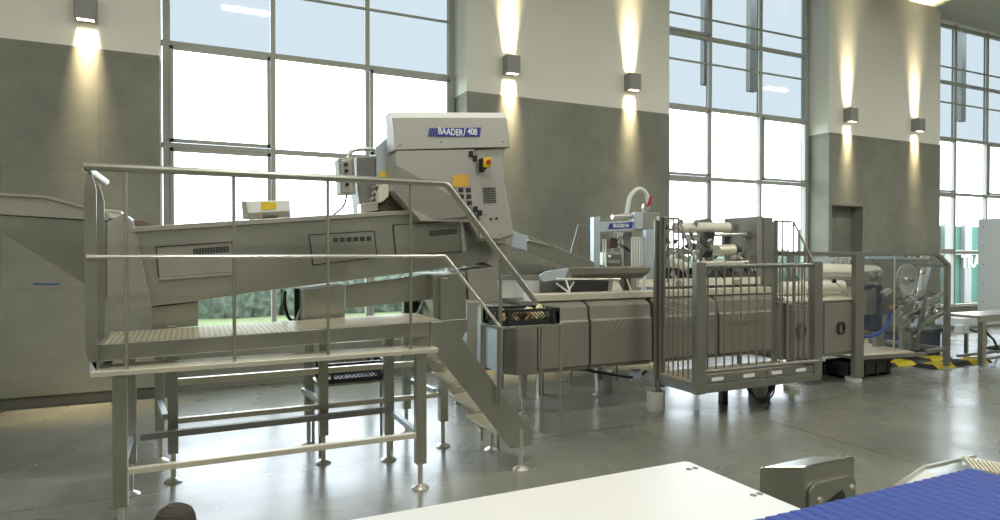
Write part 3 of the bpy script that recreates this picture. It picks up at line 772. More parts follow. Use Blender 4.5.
text('lettering', 'BAADER/144', .058, at(621, 226, y=PY + .003) + Vector((0, 0, .002)), Euler((R(90), R(-1), 0)), LETTER, si, xs=.62, ext=.001)
MB().tube([at(612, 217, y=PY + .06), at(634, 215.5, y=PY + .06)], .028, 10).build('air_pipe', STEELL, po, smooth=True)
fit = MB()
for a in (615, 619, 624, 629): fit.lathe(at(a, 219, y=PY + .06), [(.02, 0), (.024, .02), (.016, .05)], 10)
fit.build('pipe_fittings', STEELG, po)
# slotted guards
sl = MB()
for a in (603, 605.4): sl.px([(a, 239), (a + 1.2, 239), (a + 1.2, 268), (a, 268)], PY + .1, .01)
for a in (631.5, 634.1, 636.7, 639.3, 641.9): sl.px([(a, 238), (a + 1.2, 238), (a + 1.2, 267), (a, 267)], PY + .05, .01)
sl.px([(631.5, 236.8), (643, 236.8), (643, 239), (631.5, 239)], PY + .05, .01)
sl.build('slotted_guard', WHITE, po)
MB().px([(599.5, 235), (607, 234), (607, 238.5), (597, 239)], PY + .02, .1).build('cam_block', STEELD, po)
gp = thing('gripper_unit', 'small funnel shaped steel gripper unit hanging inside the portal', 'machine part', at(613, 268, y=PY + .15))
MB().px([(605, 252.5), (622, 252), (622, 254.5), (605, 255)], PY + .12, .12).build('plate', STEELL, gp, bevel=.002)
MB().px([(605, 254), (611, 258), (607, 268), (604, 268)], PY + .12, .1).build('funnel_side', STEEL, gp)
MB().px([(611, 255), (622, 255), (622, 268), (607, 268)], PY + .22, .05).build('funnel_back', STEEL, gp)
MB().px([(609, 260), (620, 260), (620, 263), (609, 263)], PY + .1, .1).build('jaw', STEELL, gp)
MB().px([(611, 238), (617, 238), (618, 248), (610, 248)], PY + .14, .1).build('actuator', BROWN, gp, bevel=.004)
MB().tube([at(613, 248, y=PY + .18), at(613, 253, y=PY + .18)], .012).build('rod', STEELL, gp)
MB().tube([at(615, 231, y=PY + .18), at(615, 239, y=PY + .18)], .012).build('rod', STEELL, gp)
gp2 = thing('pneumatic_actuator', 'dark actuator with black air hoses inside the portal, right of the funnel', 'machine part', at(627, 290, y=PY + .2))
MB().px([(623, 232), (632, 232), (632, 246), (624, 248)], PY + .2, .12).build('body', STEELG, gp2, bevel=.006)
MB().px([(624, 247), (630, 247), (630, 268), (624, 268)], PY + .24, .08).build('cylinder', STEELD, gp2, bevel=.01)
MB().px([(625, 268), (630, 268), (631, 291), (624, 291)], PY + .2, .08).build('base', BROWN, gp2)
for dx in (0, 3): MB().tube(bez([at(621 + dx, 236, y=PY + .17), at(617 + dx, 243, y=PY + .15), at(624 + dx, 248, y=PY + .15), at(631, 252, y=PY + .17)], 6), .006, 6).build('air_hose', BLACK, gp2, smooth=True)
hs = MB().tube(bez([at(626.5, 214, y=PY + .1), at(628, 206, y=PY + .1), at(630, 197, y=PY + .1), at(636, 190, y=PY + .1), at(642, 189.6, y=PY + .1), at(646.5, 195, y=PY + .1), at(648.5, 203, y=PY + .1)], 8), .024, 12).build('hose', HOSEW, po, smooth=True)
va = MB().px([(644.5, 203.5), (649.5, 203.5), (650, 208), (648, 212.5), (645, 212.5), (644, 208)], PY + .08, .05).build('valve', STEELL, po, bevel=.004)
MB().px([(648.5, 203), (650, 197), (652, 196), (651.5, 204), (649, 206)], PY + .05, .012).build('lever', RED, va)

# rear tube guard, left of the portal
def tube_guard(name, label, pts, bars, y=None, x=None, r=.010, cat='guard rail', cross=()):
    base = at(*pts[0], y=y, x=x); t = thing(name, label, cat, (base.x, base.y, 0))
    return t
rgd = thing('tube_guard', 'slim barred guard on the far side of the line, left of the portal', 'guard rail', (4.0, 6.3, 0))
A = Vector((3.88, 6.3, 1.5)); B = Vector((3.97, 6.3, 1.80)); Cc = Vector((4.5, 6.3, 1.83))
MB().tube([(3.88, 6.3, 0), A, B, Cc, (4.5, 6.3, 0)], .014, 8).build('frame', STEELD, rgd, smooth=True)
for i in range(5):
    x = 3.98 + i * .1; MB().tube([(x, 6.3, .25), (x, 6.3, 1.81)], .007, 6).build('bar', STEELD, rgd)
MB().tube([(3.88, 6.3, 1.30), (4.5, 6.3, 1.32)], .008, 6).build('cross_bar', STEEL, rgd)
MB().tube([(3.88, 6.3, .25), (4.5, 6.3, .25)], .010, 6).build('cross_bar', STEEL, rgd)

# transfer chute between hood and line
tc_ = thing('transfer_chute', 'sloping steel chute leading down from the hood to the gutting line', 'chute', (2.9, 5.7, 0))
MB().px([(508, 229), (528, 236), (526, 250), (511, 247)], 5.25, .3).build('spout', STEELB, tc_, bevel=.003)
MB().px([(526, 235), (552, 245), (610, 268), (600, 276), (556, 262), (527, 251)], 5.62, .02).build('side_plate', STEEL, tc_, bevel=.003)
MB().px([(528, 239), (550, 244.5), (550, 246), (528, 241)], 5.6, .02).build('rim', STEELL, tc_)
MB().px([(487, 257), (560, 268), (560, 276), (487, 276)], 6.0, .02).build('rear_plate', STEEL, tc_)
MB().box(2.36, 5.98, 0, 2.42, 6.04, 1.45).build('leg', STEEL, tc_); MB().box(3.3, 6.0, 0, 3.36, 6.06, 1.3).build('leg', STEEL, tc_)

# lifting cylinders, motors and hoses behind the cage
cy = thing('lifting_unit', 'tall steel plates with horizontal cylinder, motor and hoses behind the cage', 'machine', (5.4, 5.6, 1.05))
MB().px([(680, 223.5), (727, 223.5), (727, 232), (680, 232)], 5.62, .03)
MB().tube([at(675, 228, y=5.6), at(728, 227.5, y=5.6)], .058, 20).build('cylinder', CREAM, cy, smooth=True)
MB().px([(727, 224), (757, 222), (757, 233), (727, 234)], 5.75, .06).build('crossbeam', STEELG, cy, bevel=.003)
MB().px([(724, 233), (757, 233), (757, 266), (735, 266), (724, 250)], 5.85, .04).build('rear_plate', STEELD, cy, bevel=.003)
MB().px([(757, 217), (760, 216), (764, 217), (764, 320), (757, 320)], 5.42, .5).build('side_plate', STEELG, cy, bevel=.003)
MB().px([(764, 217.5), (773, 217.5), (773, 320), (764, 320)], 5.40, .1).build('front_plate', STEELD, cy, bevel=.003)
MB().px([(699, 221), (702, 219), (710, 218.5), (713, 221), (713, 223.5), (699, 223.5)], 5.7, .1).build('bracket', STEELD, cy)
MB().px([(700, 232), (713, 232), (713, 262), (700, 262)], 5.75, .06).build('mount_plate', STEELD, cy, bevel=.003)
MB().tube([at(711, 235, y=5.52), at(756, 234, y=5.52)], .02, 12).build('guide_rod', STEELL, cy, smooth=True)
MB().px([(708, 232), (715, 232), (714, 245), (707, 244)], 5.5, .06).build('rod_clamp', BLACK, cy, bevel=.004)
MB().px([(748, 231), (757, 233), (756, 240), (746, 237)], 5.5, .06).build('rod_clamp', STEELD, cy, bevel=.004)
MB().tube([at(717, 250.5, y=5.4), at(733, 249.5, y=5.4)], .06, 20).build('motor', PLATE, cy, smooth=True)
MB().lathe(at(733, 249.5, y=5.4), [(.05, 0), (.055, .03), (.03, .05), (.03, .1)], 16, (1, -.1, 0)).build('motor_end', BLACK, cy, smooth=True)
MB().tube([at(672, 263, y=5.25), at(677, 263, y=5.25)], .045, 16).build('roller', CREAM, cy, smooth=True)
MB().tube([at(682, 266, y=5.25), at(687, 266.5, y=5.25)], .042, 16).build('roller', CREAM, cy, smooth=True)
rn = random.Random(11)
def clutter(x0, x1, y0, y1, n, ya, yb, ms, name):
    for i in range(n):
        a = rn.uniform(x0, x1); b = rn.uniform(y0, y1); y = rn.uniform(ya, yb); q = at(a, b, y=y)
        k = rn.random(); m = MB()
        if k < .45:
            d = Vector((rn.uniform(-1, 1), rn.uniform(-.3, .3), rn.uniform(-1, 1))).normalized(); L = rn.uniform(.05, .14)
            m.lathe(q - d * L / 2, [(.012, 0), (.024, .004), (.024, L * .6), (.012, L * .62), (.012, L)], 10, d); nm = 'pneumatic_cylinder'
        elif k < .8:
            s = rn.uniform(.02, .05); m.box(q.x - s, q.y - s * .6, q.z - s * .7, q.x + s, q.y + s * .6, q.z + s * .7); nm = 'valve_block'
        else:
            m.lathe(q, [(.02, 0), (.035, .01), (.035, .03), (.02, .04)], 12, (0, -1, 0)); nm = 'coupling'
        m.build(nm, rn.choice(ms), cy, bevel=.002 if nm == 'valve_block' else 0)
clutter(664, 698, 222, 284, 34, 5.3, 5.8, [STEEL, STEELL, STEELD, BLACK, STEELG], 'a')
clutter(698, 722, 240, 265, 14, 5.35, 5.7, [STEEL, STEELL, STEELD, BLACK, PLATE], 'b')
clutter(728, 755, 252, 264, 14, 5.35, 5.6, [STEELL, STEELL, BLACK, PLATE], 'c')
clutter(700, 756, 266, 286, 16, 5.35, 5.7, [STEEL, BLACK, STEELD, STEELB], 'd')
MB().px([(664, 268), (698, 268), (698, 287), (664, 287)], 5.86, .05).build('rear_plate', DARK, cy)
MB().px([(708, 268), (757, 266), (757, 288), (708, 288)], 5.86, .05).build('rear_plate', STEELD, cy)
MB().tube([at(700, 263, y=5.34), at(748, 262, y=5.34)], .018, 10).build('guide_rail', PLATE, cy, smooth=True)
for pts in ([(667, 224), (673, 219), (680, 222), (684, 240), (678, 258)], [(669, 232), (676, 228), (682, 233), (680, 246), (672, 250)], [(684, 235), (690, 248), (695, 262), (697, 285)], [(664, 250), (670, 243), (678, 250), (684, 262), (688, 280)],
            [(690, 232), (694, 244), (690, 258), (684, 272)], [(745, 262), (753, 268), (756, 280), (753, 292)], [(700, 268), (707, 275), (716, 270), (724, 279)], [(672, 238), (667, 252), (671, 268), (667, 282)]):
    MB().tube(bez([at(a, b, y=5.32) for a, b in pts], 6), .007, 6).build('hose', rn.choice([STEELL, BLACK, STEELG]), cy, smooth=True)
MB().px([(746, 250), (757, 246), (753, 255), (745, 257)], 5.35, .02).build('guide_vane', STEELD, cy)
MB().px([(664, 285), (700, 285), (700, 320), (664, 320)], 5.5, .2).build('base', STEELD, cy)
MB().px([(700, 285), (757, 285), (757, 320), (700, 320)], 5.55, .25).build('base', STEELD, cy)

# ------------------------------------------------------------------ guard cage
cg = thing('guard_cage', 'grey steel guard cage with barred gate and slotted step, standing before the gutting line', 'cage', (4.75, 4.65, 0))
XL, XR, YC, YB = 4.04, 5.52, 4.40, 4.96
for x in (XL, XR): MB().box(x - .055, YC - .003, .25 if x == XL else .27, x + .055, YC + .06, 1.41).build('post', CAGEM, cg, bevel=.006)
MB().box(XL - .045, YB - .05, .22, XL + .03, YB, 1.84).build('post', CAGEM, cg, bevel=.004)
MB().box(XL - .08, YB - .03, .22, XL - .052, YB, 1.80).build('post', CAGEM, cg, bevel=.004)
MB().box(XR - .02, YB - .04, .3, XR + .03, YB, 1.82).build('post', CAGEM, cg, bevel=.004)
MB().tube([(XL + .05, YC + .03, 1.375), (XR - .05, YC + .03, 1.375)], .022, 12).build('top_rail', CAGEM, cg, smooth=True)
MB().tube([(XL + .05, YC + .03, .44), (XR + .02, YC + .01, .44)], .019, 12).build('bottom_rail', CAGEM, cg, smooth=True)
n = 14
for i in range(n):
    x = XL + .05 + (XR - XL - .1) * (i + .5) / n
    MB().tube([(x, YC + .03, .45), (x, YC + .03, 1.37)], .0085, 6).build('bar', CAGEM, cg, smooth=True)
# sides: full height at the back, sloping down to the front posts
for x in (XL, XR):
    MB().tube([(x, YB - .02, 1.825), (x, 4.70, 1.805), (x, YC + .06, 1.40)], .011, 8).build('side_top', CAGEM, cg, smooth=True)
    for i in range(7):
        y = YC + .10 + i * (YB - YC - .16) / 6.0
        z = 1.81 if y > 4.70 else 1.40 + (1.81 - 1.40) * (y - YC - .06) / (4.70 - YC - .06)
        MB().tube([(x, y, .36), (x, y, z)], .0075, 6).build('bar', CAGEM, cg, smooth=True)
    MB().tube([(x, YC + .06, .95), (x, YB - .03, .99)], .007, 6).build('cross_bar', STEELL, cg, smooth=True)
gt = MB().box(XL - .03, YC + .02, .22, XR + .03, YB - .06, .245)
MB().box(XL - .05, YC, .255, XR + .05, YC + .05, .33).build('base_beam', CAGEM, cg, bevel=.004)
MB().box(XL - .05, YC + .05, .255, XL + .0, YB - .05, .335).build('base_beam', STEELD, cg, bevel=.004)
MB().box(XR + .0, YC + .05, .255, XR + .05, YB - .05, .335).build('base_beam', STEELD, cg, bevel=.004)
MB().box(XL - .05, YB - .05, .255, XR + .05, YB, .335).build('base_beam', STEELD, cg, bevel=.004)
MB().box(XL - .04, YC + .02, .335, XR + .05, YB - .0, .36).build('step_plate', CHECK, cg)
for xa, xb in ((XL + .055, 4.82), (4.845, XR - .055)):
    kp = MB().box(xa, YC + .01, .335, xb, YC + .03, .405).build('kick_plate', CAGEM, cg, bevel=.002)
    L = xb - xa
    for u in (.2, .72):
        cx = xa + L * u
        pts = [Vector((cx + .055 * s, YC + .008, .37)) for s in (-1, 1)]
        MB().prism(arc(pts[1], .016, -90, 90, 6) + arc(pts[0], .016, 90, 270, 6), (0, .004, 0)).build('slot', WHITE, kp)
MB().box(4.72, 4.84, .0, 4.79, 4.90, .26).build('leg', BLACK, cg)
MB().tube([(XL - .06, YB - .05, .08), (XL - .06, YB - .05, .3)], .02, 8).build('leg', STEELD, cg)
MB().tube([(XL + .04, YC + .08, 1.02), (XL + .0, YB - .05, 1.06)], .006, 6).build('chain', STEELL, cg)

def pot(x, y, r, h, label, nm='white_pot'):
    m = MB().lathe((x, y, 0), [(r * .95, 0), (r, .01), (r, h), (r * .93, h), (r * .9, h - .02), (r * .9, .03)], 28)
    return tag(m.build(nm, POT, smooth=True), label, 'pot')
pot(XL - .07, YB - .03, .085, .19, 'white plastic pot at the foot of the left cage post')
pot(4.02, 5.86, .09, .22, 'white plastic pot in the shade beneath the middle of the gutting line')
pot(5.36, 4.98, .11, .15, 'wide white plastic pot below the cage, behind the black cables')
pot(5.95, 5.08, .085, .05, 'low white plastic dish right of the cables below the cage')
pot(6.93, 5.06, .09, .05, 'low white plastic dish beneath the front left post of the glazed enclosure')
for i, (dx, r) in enumerate(((-.02, .14), (.03, .11), (.06, .15))):
    pass
cbm_ = MB()
for k in range(4):
    cbm_.tube(bez([at(746 + k, 384, y=4.56 + .02 * k), at(750 + k * 1.5, 393 + k, y=4.56 + .02 * k), at(760 + k, 399 + k * 1.4, y=4.56 + .02 * k), at(770 - k, 394 + k, y=4.56 + .02 * k), at(774 - k * 1.5, 384, y=4.56 + .02 * k)], 8), .008, 6)
cbm_.tube(bez([at(775, 384, y=4.58), at(773, 394, y=4.60), at(768, 400, y=4.66), at(770, 405, y=4.66), at(767, 408, z=.012)], 6), .009, 6)
tag(cbm_.build('power_cable', BLACK, smooth=True), 'black cable looped beneath the cage step, beside the wide pot', 'cable')
cbn = MB().tube(bez([(2.95, 5.35, .40), (3.3, 5.2, .40), (3.6, 5.25, .33), (4.0, 5.3, .25), (4.15, 5.3, .3)], 8), .014, 8)
tag(cbn.build('power_cable', BLACK, smooth=True), 'black cable sagging under the left covers of the gutting line', 'cable')
pk = MB().tube([(3.98, 5.32, .27), (4.06, 5.30, .27)], .06, 20)
tag(pk.build('pump_housing', STEELB, smooth=True), 'small round steel pump hanging under the line, left of the cage', 'pump')

# ------------------------------------------------------------------ glazed enclosure at the right
ge = thing('glazed_enclosure', 'steel framed enclosure with clear guard sheets around the head drive, right end of the line', 'machine guard', (7.75, 5.4, 0))
XA, XB, YA, YBk = 6.93, 8.66, 5.0, 5.95
def fr(p, q, w_=.045, m=CAGEM, n='frame_bar'): return MB().bar(p, q, w_, w_).build(n, m, ge, bevel=.004)
MB().box(XA - .075, YA - .02, .06, XA + .075, YA + .04, 1.47).build('post', CAGEM, ge, bevel=.005)
MB().box(XB - .04, YA, .06, XB + .02, YA + .06, 1.33).build('post', CAGEM, ge, bevel=.005)
fr((6.05, YA + .02, 1.48), (8.40, YA + .02, 1.48)); fr((8.40, YA + .02, 1.48), (XB, YA + .02, 1.33))
fr((6.05, YBk, 1.48), (8.40, YBk, 1.48)); fr((8.40, YBk, 1.48), (XB, YBk, 1.33))
for x in (6.07, 8.40): fr((x, YA + .02, 1.48), (x, YBk, 1.48))
fr((XB - .01, YA + .02, 1.33), (XB - .01, YBk, 1.33))
fr((XB - .01, YBk, 1.33), (XB - .01, YBk, .05)); fr((XA, YBk, 1.48), (XA, YBk, .05)); fr((6.07, YBk, 1.48), (6.07, YBk, .05))
fr((XA, YA + .02, .28), (8.2, YA + .02, .24)); fr((8.2, YA + .02, .27), (XB, YA + .02, .27)); fr((XB - .01, YA, .27), (XB - .01, YBk, .27))
MB().prism([(6.98, YA + .03, .25), (8.0, YA + .03, .25), (8.25, YBk - .02, .25), (6.98, YBk - .02, .25)], (0, 0, .03)).build('drip_tray', TAN, ge)
for k, (xa, xb) in enumerate(((6.98, 8.38),)):
    MB().add([(xa + .03, YA + .003, .32), (xb, YA + .003, .32), (xb, YA + .003, 1.46), (xa + .03, YA + .003, 1.46)], [(0, 1, 2, 3)]).build('guard_sheet', GUARD, ge)
MB().add([(8.40, YA + .003, .32), (XB - .04, YA + .003, .32), (XB - .04, YA + .003, 1.31), (8.40, YA + .003, 1.46)], [(0, 1, 2, 3)]).build('guard_sheet', GUARD, ge)
MB().box(7.55, YA - .005, .32, 7.575, YA, 1.46).build('frame_bar', STEELL, ge)
for x in (XA, XB): foot(x, YA + .03, .08, ge, .05)
hm = thing('head_drive', 'steel cutting head drive with round disc cover and diagonal arms inside the glazed enclosure', 'machine', (8.0, 5.4, .28))
dc = at(905, 279.5, y=5.35)
MB().lathe(dc, [(.0, 0), (.19, 0), (.205, .01), (.205, .035), (.185, .04), (.17, .03), (.06, .035), (.05, .06), (.0, .065)], 36, (0, -1, 0)).build('disc_cover', STEELL, hm, smooth=True)
MB().lathe(dc + Vector((.02, -.06, 0)), [(.03, 0), (.03, .03), (.015, .04)], 14, (0, -1, 0)).build('hub', STEELD, hm, smooth=True)
MB().px([(868, 272), (884, 270), (884, 280), (872, 282)], 5.4, .1).build('bearing', STEEL, hm, bevel=.01)
for a in (872, 879): MB().lathe(at(a, 277, y=5.4), [(.05, 0), (.055, .01), (.02, .03)], 18, (0, -1, 0)).build('cap', STEELG, hm, smooth=True)
for p, q, wd, m in (((931, 262), (914, 330), .09, STEELD), ((948, 290), (905, 318), .05, STEEL), ((945, 312), (910, 330), .05, STEEL), ((924, 266), (918, 300), .035, STEELL), ((928, 275), (921, 325), .05, STEELD), ((940, 305), (915, 312), .025, STEELL), ((935, 300), (915, 338), .03, STEEL)):
    MB().bar(at(*p, y=5.4), at(*q, y=5.42), wd, .05).build('arm', m, hm, bevel=.004)
for p in ((923, 272), (920, 290)): MB().lathe(at(*p, y=5.34), [(.03, -.03), (.035, 0), (.035, .02), (.02, .035)], 14, (.3, 0, 1)).build('clamp', STEELL, hm, smooth=True)
MB().px([(912, 318), (920, 318), (920, 350), (912, 350)], 5.45, .06).build('leg', STEELD, hm); MB().px([(903, 325), (910, 325), (910, 352), (903, 352)], 5.45, .06).build('leg', STEEL, hm)
MB().px([(876, 330), (885, 330), (885, 352), (876, 352)], 5.5, .06).build('leg', STEELG, hm)
MB().tube([at(868, 285, y=5.6), at(868, 330, y=5.6)], .16, 24).build('drum', NAVY, hm, smooth=True)
MB().px([(867, 292), (880, 285), (893, 294), (893, 315), (867, 315)], 5.45, .08).build('housing', STEELD, hm, bevel=.01)
rn = random.Random(23)
for i in range(44):
    a = rn.uniform(888, 932); b = rn.uniform(292, 318); q = at(a, b, y=rn.uniform(5.3, 5.6)); d = Vector((rn.uniform(-1, 1), rn.uniform(-.4, .4), rn.uniform(-.5, .5))).normalized()
    L = rn.uniform(.05, .16); k = rn.uniform(.01, .026)
    if i % 3: MB().lathe(q, [(k, 0), (k, L * .6), (k * .5, L * .62), (k * .5, L)], 10, d).build('linkage', rn.choice([STEEL, STEELL, STEELD, BLACK]), hm, smooth=True)
    else: MB().box(q.x - .04, q.y - .02, q.z - .02, q.x + .03, q.y + .02, q.z + .025).build('linkage', rn.choice([STEEL, STEELD, STEELL]), hm, bevel=.003)
MB().px([(883, 293), (890, 288), (893, 291), (886, 297)], 5.33, .05).build('lamp_cover', STEELL, hm)
MB().lathe(at(890.5, 309, y=5.3), [(.02, 0), (.02, .05)], 10, (0, 0, 1)).build('fitting', ORANGE, hm)
MB().tube(bez([at(890, 312, y=5.28), at(888, 322, y=5.28), at(882, 331, y=5.28), at(872, 336, y=5.28), at(864, 337, y=5.28)], 8), .022, 10).build('hose', BLUEH, hm, smooth=True)
for i in range(4):
    a = 905 + i * 6; MB().lathe(at(a, 258, y=5.35), [(.03, 0), (.03, .04), (.05, .045), (.05, .06)], 12).build('cap', STEELL if i % 2 else STEELD, hm, smooth=True)
MB().px([(868, 256), (930, 256), (930, 259), (868, 259)], 5.5, .04).build('upper_rail', STEELB, hm)
# small gear behind the left part of the enclosure
pn = thing('control_panel', 'small switch panel with yellow and red stop button above the cabinets', 'control panel', at(835, 280, y=5.8))
MB().px([(817, 258), (853, 257), (853, 266), (835, 273), (817, 272)], 5.9, .05).build('back_plate', STEELB, pn, bevel=.003)
MB().px([(826, 266), (832, 265), (832, 270.5), (826, 271)], 5.86, .03).build('switch', YELLOW, pn, bevel=.004)
MB().lathe(at(828.5, 268.3, y=5.86), [(.018, 0), (.018, .02)], 12, (0, -1, 0)).build('stop_button', RED, pn)
for a, b in ((837, 262), (841, 259.5), (845, 262), (849, 260), (852, 262)): MB().px([(a - 1.5, b - 2), (a + 1.5, b - 2), (a + 1.5, b + 4), (a - 1.5, b + 4)], 5.85, .03).build('switch', STEELL if a % 2 else NAVY, pn, bevel=.003)
for z0 in (273, 277): MB().tube([at(812, z0, y=5.55), at(852, z0, y=5.55)], .008, 6).build('rail', STEELL, pn)
MB().tube([at(834, 281, y=5.2), at(852, 297, y=5.2)], .010, 6).build('rod', STEELL, pn)
MB().lathe(at(834, 281, y=5.2), [(.02, -.02), (.028, 0), (.02, .02)], 12, (0, -1, 0)).build('ball_knob', BLACK, pn, smooth=True)

# ------------------------------------------------------------------ things on the floor at the right
cr = thing('storage_crate', 'black solid sided crate on the floor beneath the glazed enclosure', 'crate', (7.42, 5.35, 0))
MB().box(7.02, 5.18, 0, 7.78, 5.5, .03).build('bottom', BLACK, cr)
sm_ = MB()
for q in ((7.02, 5.18, 7.78, 5.195), (7.02, 5.485, 7.78, 5.5), (7.02, 5.18, 7.035, 5.5), (7.765, 5.18, 7.78, 5.5)): sm_.box(q[0], q[1], 0, q[2], q[3], .19)
sm_.box(7.0, 5.165, .165, 7.8, 5.18, .20)
for x in (7.05, 7.3, 7.5, 7.72): sm_.box(x, 5.168, .01, x + .03, 5.18, .17)
sm_.build('side', BLACK, cr)
cr2 = tag(MB().box(6.70, 5.45, .0, 6.96, 5.75, .17).box(6.68, 5.43, .14, 6.98, 5.77, .17).build('storage_crate', BLACK, bevel=.01), 'black crate on the floor in shade beneath the cabinet doors', 'crate')
cr3 = thing('transport_box', 'navy blue plastic box on the floor behind the glazed enclosure', 'box', (9.4, 5.7, 0))
MB().box(8.95, 5.78, 0, 9.80, 6.3, .36).build('body', NAVY, cr3, bevel=.02)
MB().box(8.93, 5.76, .34, 9.82, 6.32, .40).build('rim', BLACK, cr3, bevel=.01)
for i, (x, y, L, rz, lb) in enumerate(((8.95, 5.26, 1.3, 0, 'yellow and black cable ramp on the floor, nearest the enclosure post'), (8.65, 5.58, 1.3, 0, 'yellow and black cable ramp on the floor, between the nearer one and the navy box'), (11.7, 5.78, 1.6, 0, 'yellow and black cable ramp on the floor at the right edge'))):
    m = MB().prism([(-L / 2, -.14, 0), (-L / 2, -.08, .045), (-L / 2, .08, .045), (-L / 2, .14, 0)], (L, 0, 0))
    for j in range(5): m.box(-L / 2 + .02, -.07 + j * .035 - .006, .045, L / 2 - .02, -.07 + j * .035 + .006, .051)
    o = m.build('cable_ramp', HAZ); o.location = (x + .25, y, 0); o.rotation_euler.z = R(rz)
    tag(o, lb, 'cable ramp', 'yellow and black cable ramps')
ot = thing('outfeed_table', 'narrow steel table on castors at the right edge, beside the enclosure', 'table', (9.3, 4.95, 0))
MB().box(8.70, 4.70, .685, 10.6, 5.10, .72).build('tabletop', STEELL, ot, bevel=.004)
MB().box(8.70, 4.68, .64, 10.6, 4.70, .72).build('apron', STEEL, ot)
for x in (8.86, 10.4):
    for y in (4.74, 5.02):
        if y > 5 and x < 9: x = 9.4
        lg = MB().box(x - .03, y - .03, .10, x + .03, y + .03, .69).build('leg', STEEL, ot, bevel=.003)
        MB().lathe((x + .03, y + .012, .05), [(.015, -.012), (.05, -.012), (.05, .012), (.015, .012)], 20, (0, -1, 0)).build('castor', PAINTG, lg, smooth=True)
        MB().prism([(x + .0, y - .02, .10), (x + .03, y - .02, .04), (x + .05, y - .02, .04), (x + .03, y - .02, .10)], (0, .005, 0)).build('castor_fork', STEELL, lg)
MB().bar((8.86, 4.74, .17), (10.4, 4.74, .17), .03, .03).build('stretcher', STEELD, ot); MB().bar((8.86, 5.02, .17), (10.4, 5.02, .17), .03, .03).build('stretcher', STEELD, ot)
gc = thing('switch_cabinet', 'tall light grey switch cabinet on legs, cut off by the right edge', 'cabinet', (11.95, 5.85, 0))
MB().box(11.5, 5.4, .56, 12.4, 6.22, 2.03).build('body', GREYCAB, gc, bevel=.01)
for x in (11.56, 12.3):
    for y in (5.46, 6.15): MB().box(x - .03, y - .03, 0, x + .03, y + .03, .56).build('leg', STEELD, gc)
rv = MB()
for z in (1.9, 1.6, 1.3, 1.0, .7): rv.lathe((11.5, 6.14, z), [(.012, 0), (.012, .006)], 10, (-1, 0, 0))
rv.build('rivets', STEELD, gc)
MB().box(11.53, 5.385, .6, 12.37, 5.4, 1.99).build('door', GREYCAB, gc, bevel=.004)
rc = thing('roller_conveyor', 'low white conveyor behind the castor table, at the right edge', 'conveyor', (10.6, 5.75, 0))
MB().box(9.85, 5.5, .44, 11.05, 5.9, .56).build('bed', GREYCAB, rc, bevel=.01)
MB().box(9.80, 5.48, .34, 9.95, 5.6, .47).build('motor_box', GREYCAB, rc, bevel=.01)
for x in (10.0, 10.9):
    for y in (5.55, 5.85):
        lg = MB().box(x - .02, y - .02, .06, x + .02, y + .02, .45).build('leg', STEEL, rc); foot(x, y, .07, lg, .05)
MB().tube(bez([(9.98, 5.52, .42), (10.15, 5.5, .36), (10.3, 5.5, .40), (10.45, 5.5, .30), (10.6, 5.5, .2), (10.7, 5.5, .02)], 8), .016, 8).build('cable', BLACK, rc, smooth=True)

# ------------------------------------------------------------------ foreground
tt = thing('white_table', 'white board topped table running into the bottom edge', 'table', (.3, 1.2, 0))
def rrect(x0, y0, x1, y1, z, r=.02):
    out = []
    for cx, cy, a in ((x1 - r, y1 - r, 0), (x0 + r, y1 - r, 90), (x0 + r, y0 + r, 180), (x1 - r, y0 + r, 270)):
        out += [Vector((cx + r * math.cos(R(a + k * 15)), cy + r * math.sin(R(a + k * 15)), z)) for k in range(7)]
    return out
MB().prism(rrect(-.9, 1.035, 1.29, 1.462, .878), (0, 0, .022)).build('tabletop', TABLEW, tt, bevel=.004)
for x in (-.8, 1.2):
    for y in (1.09, 1.38): MB().box(x - .025, y - .025, 0, x + .025, y + .025, .878).build('leg', STEEL, tt)
for a_, b_ in ((692, 468.8), (756.5, 494.6)):
    q = at(a_, b_, z=.90)
    for dx in (-.011, .011): MB().lathe(q + Vector((dx, 0, 0)), [(.0085, 0), (.0085, .0012), (.004, .0012), (.004, .0004)], 12).build('screw', STEELD, tt)

bc = thing('belt_conveyor', 'bright blue modular belt conveyor in the bottom right corner', 'conveyor', (1.3, .66, 0))
# modular belt: rows of interlocking scalloped links
bx0, bx1, by0, by1, bz = .70, 1.868, .30, 1.02, .93
nx, ny = 300, 150
vs = []; fs = []
for j in range(ny + 1):
    for i in range(nx + 1):
        x = bx0 + (bx1 - bx0) * i / nx; y = by0 + (by1 - by0) * j / ny
        # rows run across the belt, each with a scalloped hinge edge
        ph = (x + .0045 * math.sin(y * 2 * math.pi / .036)) / .036
        f = ph - math.floor(ph)
        z = bz - (.0045 * max(0, 1 - f / .22) if f < .22 else 0) - .0025 * f
        vs.append((x, y, z))
for j in range(ny):
    for i in range(nx): k = j * (nx + 1) + i; fs.append((k, k + 1, k + nx + 2, k + nx + 1))
bo_ = MB().add(vs, fs); bo_.box(bx0, by0, bz - .03, bx1, by1, bz - .006); bo_.build('belt', BELT, bc, smooth=True)
MB().box(bx0, by0, .85, bx1, by1, .898).build('bed', STEEL, bc)
for x in (.8, 1.8):
    for y in (.38, .95): MB().box(x - .025, y - .025, 0, x + .025, y + .025, .85).build('leg', STEEL, bc)

